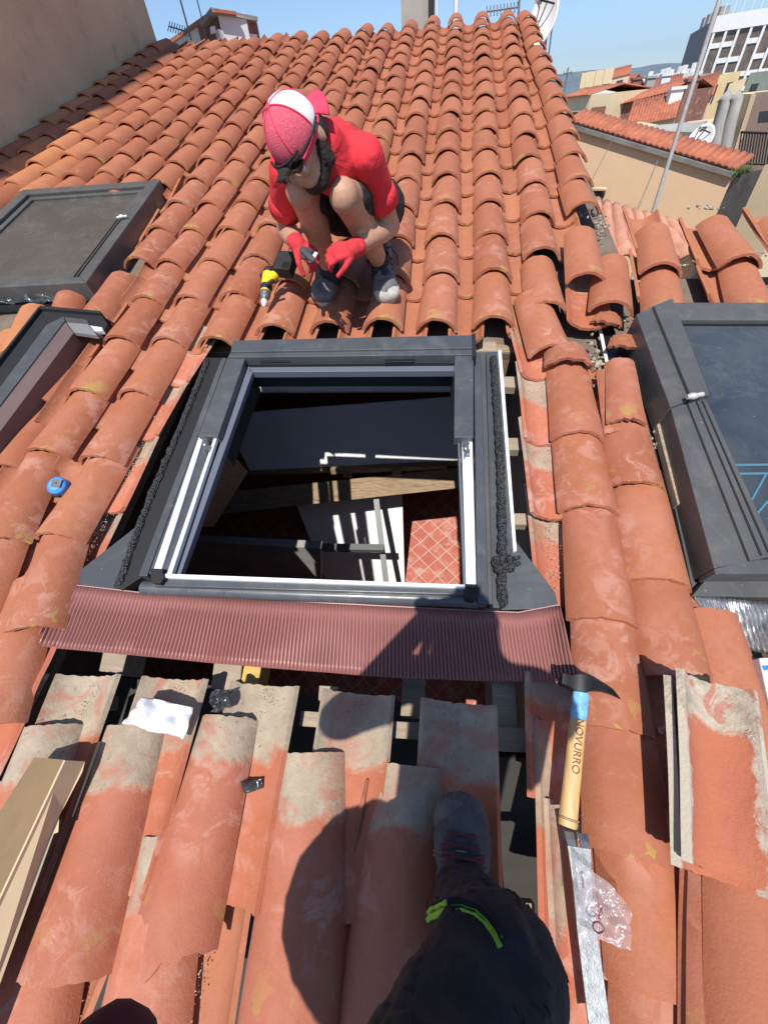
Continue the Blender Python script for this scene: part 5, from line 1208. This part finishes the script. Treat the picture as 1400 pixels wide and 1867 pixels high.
def inset(fr, u0, u1, z0, z1, out, th, mb):
    """box on a facade: fr=(a, b) top corners, u along 0..1, z metres below the top"""
    a, b = fr; d = Vector((b.x-a.x, b.y-a.y, 0)); n_ = Vector((-d.y, d.x, 0)).normalized()
    if n_.dot(Vector((a.x-EYE.x, a.y-EYE.y, 0))) > 0: n_ = -n_
    A = a+(b-a)*u0; B = a+(b-a)*u1
    q = [Vector((A.x, A.y, A.z-z1)), Vector((B.x, B.y, B.z-z1)), Vector((B.x, B.y, B.z-z0)), Vector((A.x, A.y, A.z-z0))]
    mb.hexa([p+n_*(out-th) for p in q], [p+n_*out for p in q]); return mb
M_crm = simple('cream_render', (.62, .50, .32), .9, nscale=1.5, amt=.08); M_ylw = simple('yellow_render', (.66, .50, .26), .9, nscale=1.5, amt=.08); M_wht = simple('white_render', (.68, .68, .66), .85, nscale=2, amt=.05)
M_pnk = simple('pink_render', (.62, .44, .34), .9, nscale=1.5, amt=.06); M_conc = simple('grey_concrete', (.33, .32, .30), .9, nscale=2, amt=.2); M_concd = simple('stained_concrete', (.2, .19, .175), .95, nscale=3, amt=.45)
M_win = simple('dark_window', (.04, .045, .05), .2); M_mans = simple('green_slate_mansard', (.20, .23, .19), .8, nscale=1, amt=.15)
def brick_mat():
    m, n, b = nt('old_brick'); tc = n.nodes.new('ShaderNodeTexCoord'); v = nz(n, 7, 6, .7, tc.outputs['Object']); 
    c = mx(n, ramp(n, v, .35, .65), (.30, .12, .08), (.20, .10, .075)); c = mx(n, ramp(n, nz(n, 2.5, 5, .7, tc.outputs['Object']), .56, .62), c, (.38, .3, .24)); lk(n, c, b.inputs['Base Color']); b.inputs['Roughness'].default_value = .95; bump(n, b, v, .8, .05); return m
M_brick = brick_mat()
def roofmat(name, col, sc):
    m, n, b = nt(name); tc = n.nodes.new('ShaderNodeTexCoord'); c = mx(n, ramp(n, nz(n, sc, 5, .7, tc.outputs['Object']), .35, .65), tuple(k*.75 for k in col), tuple(min(1, k*1.2) for k in col)); lk(n, c, b.inputs['Base Color']); b.inputs['Roughness'].default_value = .9; return m
M_rf = roofmat('far_roof_clay', (.40, .13, .07), 5.)
def ribbed(name, corners, parent, nrib, amp, mat=M_rf, label=None, courses=0):
    """tiled roof slope: corners eave-left, eave-right, ridge-right, ridge-left in world space, with real barrel ribs"""
    a, b, c, d = corners; nn = (b-a).cross(d-a).normalized(); nn = nn if nn.z > 0 else -nn; mb = MB(); rows = []; NV = max(2, courses*2)
    for j in range(NV+1):
        t = j/NV; st = 0 if not courses else amp*.5*((j % 2))
        rows.append([a.lerp(b, i/(nrib*6)).lerp(d.lerp(c, i/(nrib*6)), t)+nn*(amp*(abs(math.sin(math.pi*i/6))*1.2-.4)+st) for i in range(nrib*6+1)])
    mb.grid(rows); o = part(name, mb, mat, parent, space='world', smooth=60, solid=.02, label=label); return o
# --- rendered wall of the next house, left
lv = Vector
w0 = RM @ Vector((-3.40, 1.2, -.3)); w1 = RM @ Vector((-3.42, 7.02, -.3)); dd = Vector((w1.x-w0.x, w1.y-w0.y, 0)).normalized(); nL = Vector((-dd.y, dd.x, 0))
nL = nL if nL.x < 0 else -nL
nb = thing('rendered_building', 'tall house wall of rough brown render at the top left', 'building', T((w0.x, w0.y, -6)))
mb = MB(); t_ = [w0, w1, w1+nL*6, w0+nL*6]; mb.hexa([Vector((q.x, q.y, -12)) for q in t_], [Vector((q.x, q.y, 6.5)) for q in t_])
m, n, b = nt('brown_rough_render'); co, _ = obj_co(n, False); c = mx(n, ramp(n, nz(n, 1.6, 5, .6, co), .3, .7), (.66, .52, .33), (.53, .41, .255)); c = mx(n, mth(n, 'MULTIPLY', ramp(n, nz(n, 3, 5, .7, co), .55, .7), .35), c, (.22, .16, .11)); lk(n, c, b.inputs['Base Color']); b.inputs['Roughness'].default_value = .95; bump(n, b, nz(n, 90, 3, .7, co), .9, .012)
part('wall', mb, m, nb, space='world')
# --- chimney beyond the ridge
chm = thing('chimney', 'grey rendered chimney standing behind the roof ridge', 'chimney', T(F(758, 45, 8.5)-Vector((0, 0, 1))))
o, a_, b_2, n_ = block('stack', '', (729, -60, 8.5), (781, -60, 8.5), .5, 0, M_conc, chm)
mb = MB(); a_ = F(778, -60, 8.45); mb.hexa([Vector((q.x, q.y, .8)) for q in [F(781, -60, 8.4), F(793, -60, 8.4), F(793, -60, 8.9), F(781, -60, 8.9)]], [F(781, -60, 8.4), F(793, -60, 8.4), F(793, -60, 8.9), F(781, -60, 8.9)]); part('flue_side', mb, M_blk, chm, space='world')
mb = MB(); mb.tube([F(800, 30, 8.3)-Vector((0, 0, 1)), F(796, -40, 8.3)], .02); part('flue_pipe', mb, M_alu, chm, space='world', smooth=60)
pz = MB(); pz.tube([F(832, 24, 8.6)-Vector((0, 0, 1)), F(833, -40, 8.6)], .035, 10); tag(part('vent_pipe', pz, M_wht, space='world', smooth=60), 'white vent pipe rising behind the ridge, right of the chimney', 'vent pipe')
# --- white and brick chimney house, left
br = thing('brick_chimney', 'white plastered and brick chimney block with concrete cap, top left skyline', 'chimney', T(F(400, 90, 9)-Vector((0, 0, 1))))
block('white_side', '', (300, 88, 12.5), (396, 22, 9.0), .4, 0, M_wht, br)
block('brick_side', '', (396, 26, 9.0), (468, 37, 9.3), .7, 0, M_brick, br)
block('white_band', '', (397, 52, 8.97), (469, 62, 9.27), .1, 1.2, M_wht, br)
mb = quadw([(384, 12, 8.9), (470, 29, 9.2), (470, 37, 9.2), (388, 21, 8.9)], .5); part('cap_slab', mb, M_conc, br, space='world')
mb = quadw([(296, 80, 12.5), (390, 14, 8.9), (392, 21, 8.9), (298, 88, 12.5)], .3); part('tile_coping', mb, M_rf, br, space='world')
mb = quadw([(383, 48, 8.9), (392, 46, 8.9), (393, 58, 8.9), (384, 60, 8.9)], .08); part('meter_box', mb, M_wht, br, space='world')
def antenna(name, base, topp, d, r, label, yagi=None, boom=None):
    t = thing(name, label, 'antenna', T(F(*base, d)))
    mb = MB(); mb.tube([F(*base, d)-Vector((0, 0, .5)), F(*topp, d)], r, 8); part('mast', mb, M_steel, t, space='world', smooth=60)
    if yagi:
        (x0, y0), (x1, y1), nb_ = yagi; mb = MB(); p0 = F(x0, y0, d); p1 = F(x1, y1, d); mb.tube([p0, p1], r*.7, 6); part('boom', mb, M_steel, t, space='world')
        mb = MB()
        for i in range(nb_): q = p0.lerp(p1, i/(nb_-1)); mb.tube([q-Vector((0, .08, .05)), q+Vector((0, .08, .05))], r*.5, 5)
        part('director_rods', mb, M_steel, t, space='world')
    return t
antenna('tv_antenna', (352, 82), (318, -40), 9.2, .012, 'thin antenna mast with rod boom in front of the white chimney side', ((308, 47), (345, 58), 9))
antenna('radio_mast', (379, 76), (352, -30), 9.4, .009, 'bare thin mast right of the rod-boom antenna')
antenna('tv_antenna', (947, 60), (950, -50), 8.4, .014, 'roof antenna with long rod boom left of the satellite dish', ((888, 20), (944, 12), 10))
antenna('radio_mast', (1001, 112), (1020, -60), 7.4, .009, 'slim dark mast right of the upper satellite dish')
antenna('tv_antenna', (1028, 170), (1036, 122), 24, .03, 'small distant antenna in front of the mountains', ((1028, 133), (1042, 131), 3))
def dish(name, c, d, rx, label, look, blob_=True, base=None):
    t = thing(name, label, 'satellite dish', T(F(*c, d))); o = F(*c, d); z = Matrix.Rotation(look, 3, 'Z') @ (EYE-o).normalized(); z = (z+Vector((0, 0, .35))).normalized(); M = frame_of((0, 0, 0), z.cross(Vector((0, 0, 1))), z).to_3x3()
    mb = MB(); rows = []
    for i in range(9):
        r = rx*i/8; rows.append([o+M @ Vector((r*math.cos(a), r*1.08*math.sin(a), .22*r*r/rx)) for a in [2*math.pi*k/32 for k in range(33)]])
    mb.grid(rows); part('reflector', mb, M_white, t, space='world', smooth=60, solid=.01)
    mb = MB(); f = o+z*rx*1.0; mb.tube([o-M @ Vector((0, rx*.9, 0)), f-M @ Vector((0, rx*.5, 0))], .012, 6); mb.tube([o-M @ Vector((rx*.6, rx*.5, 0)), f-M @ Vector((0, rx*.5, 0))], .008, 6); mb.tube([o-M @ Vector((-rx*.6, rx*.5, 0)), f-M @ Vector((0, rx*.5, 0))], .008, 6); part('feed_arm', mb, M_iron, t, space='world')
    mb = MB(); mb.tube([f-M @ Vector((0, rx*.5, 0)), f-M @ Vector((0, rx*.5, 0))-z*.07], [.028, .022], 10); part('receiver', mb, M_conc, t, space='world', smooth=50)
    mb = MB(); mb.tube([o-z*.05, o-z*.08-Vector((0, 0, .5 if base is None else base))], .02, 8); part('pole', mb, M_steel, t, space='world', smooth=60); return t
dish('satellite_dish', (993, 37), 7.2, .20, 'white oval satellite dish beside the top of the verge', -.75, base=.8)
dish('satellite_dish', (1276, 258), 9.6, .19, 'small white satellite dish with dark feed arm behind the peach wall coping', -.5, base=.4)
# --- peach neighbour house, right
ph_ = thing('peach_house', 'peach rendered house wall with a tiled coping, right of the verge', 'building', T(G(1200, 290, -4)))
A = F(1034, 226, 9.5); B = F(1340, 318, 8.2)
dr_ = Vector((B.x-A.x, B.y-A.y, 0)).normalized(); nP = Vector((-dr_.y, dr_.x, 0)); nP = nP if nP.y > 0 else -nP
mb = MB(); mb.hexa([Vector((q.x, q.y, -7)) for q in [A, B, B+nP*.35, A+nP*.35]], [A, B, B+nP*.35, A+nP*.35]); part('wall', mb, simple('peach_smooth_render', (.74, .52, .33), .9, nscale=1.2, amt=.06, bstr=.1, bscale=40), ph_, space='world')
up_ = Vector((0, 0, .05)); ribbed('coping', [A-nP*.03+up_, B-nP*.03+up_, B+nP*.36+up_*3, A+nP*.36+up_*3], ph_, 30, .02, M_rf, 'row of clay tiles along the wall top')
mb = MB(); mb.bar(A-nP*.02+Vector((0, 0, .0)), B-nP*.02+Vector((0, 0, .0)), .07, .05); part('coping_mortar', mb, M_concd, ph_, space='world')
mb = quadw([(1081, 347, 9.0), (1099, 347, 8.9), (1096, 361, 8.9), (1082, 361, 9.0)], .1); part('wall_hole', mb, M_dark, ph_, space='world')
mb = quadw([(1078, 343, 8.9), (1101, 343, 8.8), (1101, 347, 8.8), (1078, 347, 8.9)], .08); part('lintel', mb, M_crm, ph_, space='world')
for (a1, b1) in (((1124, 240), (1078, 330)), ((1200, 290), (1165, 380))):
    mb = MB(); q0_ = F(*a1, 8.6); q1_ = F(*b1, 8.4); mb.tube([q0_, q1_], .004, 5); part('cable', mb, M_steel, ph_, space='world')
# lower tiled slope between the houses
ls = thing('lower_roof', 'pale low tiled slope between our verge and the peach wall', 'roof', T(G(1150, 390, -1)))
q = [RM @ P(*k) for k in ((1070, 470, -.35), (1330, 470, -.35), (1240, 412, -.35), (1080, 364, -.35))]
ribbed('tile_slope', q, ls, 9, .03, simple('pale_pink_clay', (.50, .24, .16), .9, nscale=6, amt=.25), courses=3)
# mast in front
antenna('steel_mast', (1190, 395), (1330, -60), 4.6, .015, 'tall galvanised mast leaning across the view of the town at the right', None).children[0].data.materials[0] = simple('galvanised_pole', (.5, .48, .45), .5, .3, nscale=20, amt=.2)
# stained parapet and clutter, far right
sp_ = thing('stained_wall', 'stained grey end wall with weeds at the right edge of the photo', 'wall', T(G(1350, 360, -4)))
block('wall', '', (1335, 322, 7.6), (1420, 300, 7.0), .5, -7, M_concd, sp_)
block('pale_post', '', (1394, 300, 6.6), (1480, 290, 6.4), .5, -7, M_crm, sp_)
pl = thing('weed', 'small green weed growing on the stained end wall', 'plant', T(F(1352, 318, 7.5)))
mb = MB(); rr = random.Random(9)
for i in range(160):
    o_ = F(1352+rr.gauss(0, 9), 322, 7.5); tip = o_+Vector((rr.gauss(0, .05), rr.gauss(0, .05), rr.uniform(.03, .14))); sd_ = Vector((rr.gauss(0, 1), rr.gauss(0, 1), 0)).normalized()*.008; mb.add([o_-sd_, o_+sd_, tip], [(0, 1, 2)])
part('leaves', mb, simple('weed_green', (.09, .14, .04), .8, nscale=20, amt=.4), pl, space='world')
# yellow / pink house with pipes and railing
yh = thing('yellow_house', 'pale yellow and pink house with grey flue pipes and a barred balcony, right', 'building', T(F(1360, 200, 12)-Vector((0, 0, 5))))
block('wall', '', (1318, 172, 11.5), (1378, 170, 10.5), 2.5, -12, M_ylw, yh)
block('pink_wall', '', (1376, 168, 10.4), (1560, 150, 9.0), 3, -12, M_pnk, yh)
mb = quadw([(1370, 170, 10.2), (1379, 170, 10.2), (1338, 300, 9.6), (1330, 300, 9.6)], .1); part('wall_corner', mb, simple('brown_pilaster', (.30, .22, .15), .9), yh, space='world')
mb = MB()
for k in range(15): mb.tube([F(1352+k*5, 240+k*.2, 9.0), F(1343+k*5, 297, 9.0)], .009, 5)
mb.tube([F(1350, 240, 9.0), F(1430, 243, 9.0)], .014, 6); mb.tube([F(1341, 297, 9.0), F(1425, 300, 9.0)], .014, 6); part('railing', mb, M_iron, yh, space='world')
mb = quadw([(1384, 203, 9.6), (1410, 200, 9.6), (1406, 222, 9.6), (1380, 224, 9.6)], .1); part('window', mb, M_win, yh, space='world')
fp_ = thing('flue_pipes', 'two fat grey flue pipes bending up beside the yellow house', 'pipes', T(F(1315, 230, 10)-Vector((0, 0, 3))))
for x0, x1 in ((1303, 1322), (1322, 1338)):
    mb = MB(); mb.tube([F(x0-6, 300, 9.8), F(x0+8, 225, 9.8), F(x0+20, 180, 9.8), F(x0+14, 174, 9.8)], .085, 14); part('pipe', mb, M_conc, fp_, space='world', smooth=60)
cn = thing('concrete_shed', 'flat concrete roof terrace shed below the pipes', 'building', T(F(1240, 240, 12)-Vector((0, 0, 5))))
block('wall', '', (1190, 238, 11.4), (1292, 226, 11.2), 2.5, -12, M_crm, cn)
mb = quadw([(1190, 228, 11.0), (1290, 219, 11.0), (1262, 240, 10.6), (1190, 238, 10.8)], .12); part('roof_slab', mb, M_conc, cn, space='world')
mb = quadw([(1196, 240, 11.3), (1250, 240, 11.2), (1240, 272, 11.1), (1193, 258, 11.2)], .1); part('opening', mb, M_concd, cn, space='world')  # dark panel stands in for the shade under the slab
# more roofs and houses behind
def house_b(name, label, p0, p1, depth, zb, wall, roof=None, rise=0, wins=0, nrib=14):
    t = thing(name, label, 'building', T(F(*p0)-Vector((0, 0, 4)))); o, a, b, n_ = block('wall', '', p0, p1, depth, zb, wall, t)
    if roof:
        ov = -n_.normalized()*.2; ribbed('roof', [a+ov, b+ov, b+n_*.5+Vector((0, 0, rise)), a+n_*.5+Vector((0, 0, rise))], t, nrib, .06*depth/6, roof)
        ribbed('roof', [b+n_*1.02, a+n_*1.02, a+n_*.5+Vector((0, 0, rise)), b+n_*.5+Vector((0, 0, rise))], t, nrib, .06*depth/6, roof)
    for k in range(wins):
        u = (k+.5)/wins; mb = MB(); inset((a, b), u-.12/wins*1.6, u+.12/wins*1.6, .6, 1.8, .03, .05, mb); part('window', mb, M_win, t, space='world')
    return t, a, b, n_
house_b('cream_house', 'cream gable wall with wavy tile edge just right of the verge', (1022, 178, 34), (1078, 172, 32), 4, -14, M_crm, M_rf, .3, 1, 12)
house_b('white_house', 'white house with brown shutters behind the cream gable', (1074, 168, 48), (1122, 160, 48), 5, -14, M_wht, None, 0, 3)
house_b('shuttered_house', 'brown timber-clad lean-to in front of the white house', (1078, 196, 30), (1105, 193, 30), 1.5, -14, simple('brown_boards', (.2, .08, .05), .8, nscale=6, amt=.3))
house_b('brick_house', 'ruined red brick wall with sloping tiled roof, middle of the town view', (1108, 196, 34), (1226, 166, 32), 3.5, -14, M_brick, M_rf, .5, 0, 20)
house_b('tiled_lean_to', 'low tiled roof in front of the brick wall', (1140, 232, 27), (1232, 214, 27), 3, -14, M_crm, M_rf, .8, 1, 16)
house_b('chimney_row_house', 'cream wall with three stubby chimneys in front of the brick wall', (1104, 228, 25), (1170, 242, 23), 1.6, -14, M_crm, None, 0, 3)
house_b('long_roof_house', 'long orange-roofed block with cream chimneys below the mountains', (1055, 166, 156), (1140, 160, 150), 10, -16, M_crm, M_rf, 2.2, 6, 40)
t, a, b, n_ = house_b('cream_rooftop_house', 'cream house front right of the white house', (1118, 170, 44), (1158, 162, 44), 4, -14, M_crm, None, 0, 2)
t, a, b, n_ = house_b('mansard_building', 'long grey-green mansard building with white parapet', (1142, 158, 180), (1262, 138, 168), 12, -16, M_mans, None, 0, 0)
for k in range(9): mb = MB(); inset((a, b), k/9+.03, k/9+.07, 1.2, 3.0, .3, .3, mb); part('dormer', mb, M_crm, t, space='world')
mb = MB(); inset((a, b), 0, 1, -.8, .3, .4, 4, mb); part('parapet', mb, M_wht, t, space='world')
for k in range(16): mb = MB(); inset((a, b), k/16+.01, k/16+.01+R.uniform(.012, .035), -.8-R.uniform(.3, 1.6), -.8, .1, 1.5, mb); part('roof_box', mb, M_wht, t, space='world')
house_b('red_gable', 'small red tiled gable beside the mansard building', (1116, 142, 138), (1148, 134, 138), 6, -16, M_pnk, M_rf, 1.5, 1, 14)
house_b('pale_terrace', 'pale yellow roof terrace walls in front of the tower', (1298, 138, 60), (1352, 128, 60), 6, -16, M_ylw, None, 0, 2)
house_b('cream_stair_house', 'cream stair house right of the roof terrace', (1330, 152, 44), (1362, 140, 44), 3, -16, M_crm, None, 0, 0)
house_b('grey_roof_house', 'grey stepped house below the mansard building', (1170, 168, 60), (1240, 158, 60), 6, -16, M_conc, M_rf, .9, 3, 16)
house_b('red_roof_house', 'red tiled roof behind the flue pipes', (1255, 185, 36), (1300, 172, 36), 4, -16, M_pnk, M_rf, .9, 1, 12)
house_b('right_edge_house', 'green-roofed house at the right edge beneath the tower', (1368, 132, 52), (1480, 118, 52), 6, -16, M_mans, None, 0, 3)
for i, (x, y, d) in enumerate(((1075, 134, 153), (1092, 131, 153), (1108, 128, 153), (1066, 136, 153))):
    p = F(x, y+10, d); mb = MB(); mb.box(p, (2.2, 1.2, 2.6)); tag(part('chimney', mb, M_crm, space='world'), f"{['second', 'third', 'fourth', 'first'][i]} cream chimney from the left on the long orange roof", 'chimney', 'chimneys on the long orange roof')
rr = random.Random(21)
for i, (x, y, d) in enumerate(((1130, 185, 40), (1152, 178, 38), (1178, 172, 42), (1205, 168, 40), (1236, 178, 36), (1248, 190, 32), (1268, 172, 42), (1220, 205, 28))):
    ht = .55+.3*rr.random(); p = F(x, y, d); mb = MB(); mb.box(p, (.5, .4, ht*2)); mb.box(p+Vector((0, 0, ht+.05)), (.62, .52, .1)); tag(part('chimney', mb, (M_crm, M_brick, M_conc, M_wht)[i % 4], space='world'), f"small {('cream', 'brick', 'grey', 'white')[i % 4]} roof chimney, {ORD[i]} counted from the cream gable", 'chimney', 'small chimneys over the town roofs')
    antenna('tv_antenna', (x+8, y), (x+8+8, y-26), d, .02, f"thin roof antenna beside the {ORD[i]} small town chimney", ((x+10, y-18), (x+24, y-21), 4))
# --- office tower
tw_ = thing('office_tower', 'grey and white office tower with ribbed window bays and rooftop aerials', 'tower', T(F(1340, 150, 80)-Vector((0, 0, 10))))
D = 200; TL = F(1310, 28, D); ZB = -16
dirx = Vector((F(1420, 8, D).x-TL.x, F(1420, 8, D).y-TL.y, 0)).normalized(); ny = Vector((-dirx.y, dirx.x, 0)); ny = ny if ny.dot(Vector((TL.x-EYE.x, TL.y-EYE.y, 0))) > 0 else -ny
Ht = TL.z-ZB; Wd = 40.; Dp = 16.; side = Vector((F(1268, 50, 236).x-TL.x, F(1268, 50, 236).y-TL.y, 0)).normalized()
def tb(u0, u1, z0, z1, o0, o1, mb):
    q = [TL+dirx*u0, TL+dirx*u1]; mb.hexa([Vector((q[0].x, q[0].y, z0))-ny*o1, Vector((q[1].x, q[1].y, z0))-ny*o1, Vector((q[1].x, q[1].y, z0))-ny*o0, Vector((q[0].x, q[0].y, z0))-ny*o0], [Vector((q[0].x, q[0].y, z1))-ny*o1, Vector((q[1].x, q[1].y, z1))-ny*o1, Vector((q[1].x, q[1].y, z1))-ny*o0, Vector((q[0].x, q[0].y, z1))-ny*o0]); return mb
mb = MB(); b0 = TL; q = [TL+ny*.4, TL+dirx*Wd+ny*.4, TL+dirx*Wd+side*44, TL+side*44]; mb.hexa([Vector((p.x, p.y, ZB)) for p in q], [Vector((p.x, p.y, TL.z-.3)) for p in q]); part('tower_body', mb, simple('grey_side_panel', (.20, .20, .21), .8, nscale=.3, amt=.08), tw_, space='world')
mb = tb(0, Wd, ZB, TL.z-3, -.2, 0.05, MB()); part('window_strip', mb, simple('bronze_window_band', (.13, .10, .08), .35, nscale=.6, amt=.5), tw_, space='world')
mb = tb(-.3, Wd, TL.z-3, TL.z, -.3, .7, MB()); part('parapet', mb, M_wht, tw_, space='world')
mb = MB(); fl_ = 3.1
for k in range(15): tb(k*2.9-.0, k*2.9+.6, ZB, TL.z-2.9, 0, .6, mb)
part('white_ribs', mb, M_wht, tw_, space='world')
for k in range(13):
    z = TL.z-3
    if k > 9: continue
    for j in range(9):
        if (k*7+j*3) % 5 in (0, 1, 2) or j % 3 == 2: part('spandrel', tb(k*2.9+.6, k*2.9+2.85, z-fl_*(j+1), z-fl_*(j+1)+1.0, .05, .3, MB()), M_wht, tw_, space='world')
for k in range(12):
    p = TL+dirx*(1+k*2.1)+ny*2; h_ = 5+4*rr.random(); mb = MB(); mb.tube([p-Vector((0, 0, .3)), p+Vector((0, 0, h_))], .12, 6); mb.box(p+Vector((0, 0, h_*.75)), (.35, .3, h_*.4)); part('aerial', mb, M_wht, tw_, space='world')
for k in range(4): p = TL+side*(8+k*8)+ny*1+dirx*2; mb = MB(); mb.box(p+Vector((0, 0, .8)), (2.4, 2, 3)); part('roof_unit', mb, M_conc, tw_, space='world')
# --- air between us and the mountains
hz_ = MB(); hz_.hexa([Vector((x, y, -17.5)) for x, y in ((-9500, -3200), (9500, -3200), (9500, 14500), (-9500, 14500))], [Vector((x, y, 760)) for x, y in ((-9500, -3200), (9500, -3200), (9500, 14500), (-9500, 14500))])
hm_ = bpy.data.materials.new('haze_air'); hm_.use_nodes = True; hn_ = hm_.node_tree; hn_.nodes.remove(hn_.nodes['Principled BSDF']); vp = hn_.nodes.new('ShaderNodeVolumePrincipled'); vp.inputs['Color'].default_value = (.62, .78, 1, 1); vp.inputs['Density'].default_value = .00006; vp.inputs['Anisotropy'].default_value = .2
hn_.links.new(vp.outputs[0], hn_.nodes['Material Output'].inputs['Volume'])
HAZE = True
if HAZE: tag(part('haze', hz_, hm_, space='world'), 'blue summer haze lying over the town and mountains', 'haze', None, 'stuff')
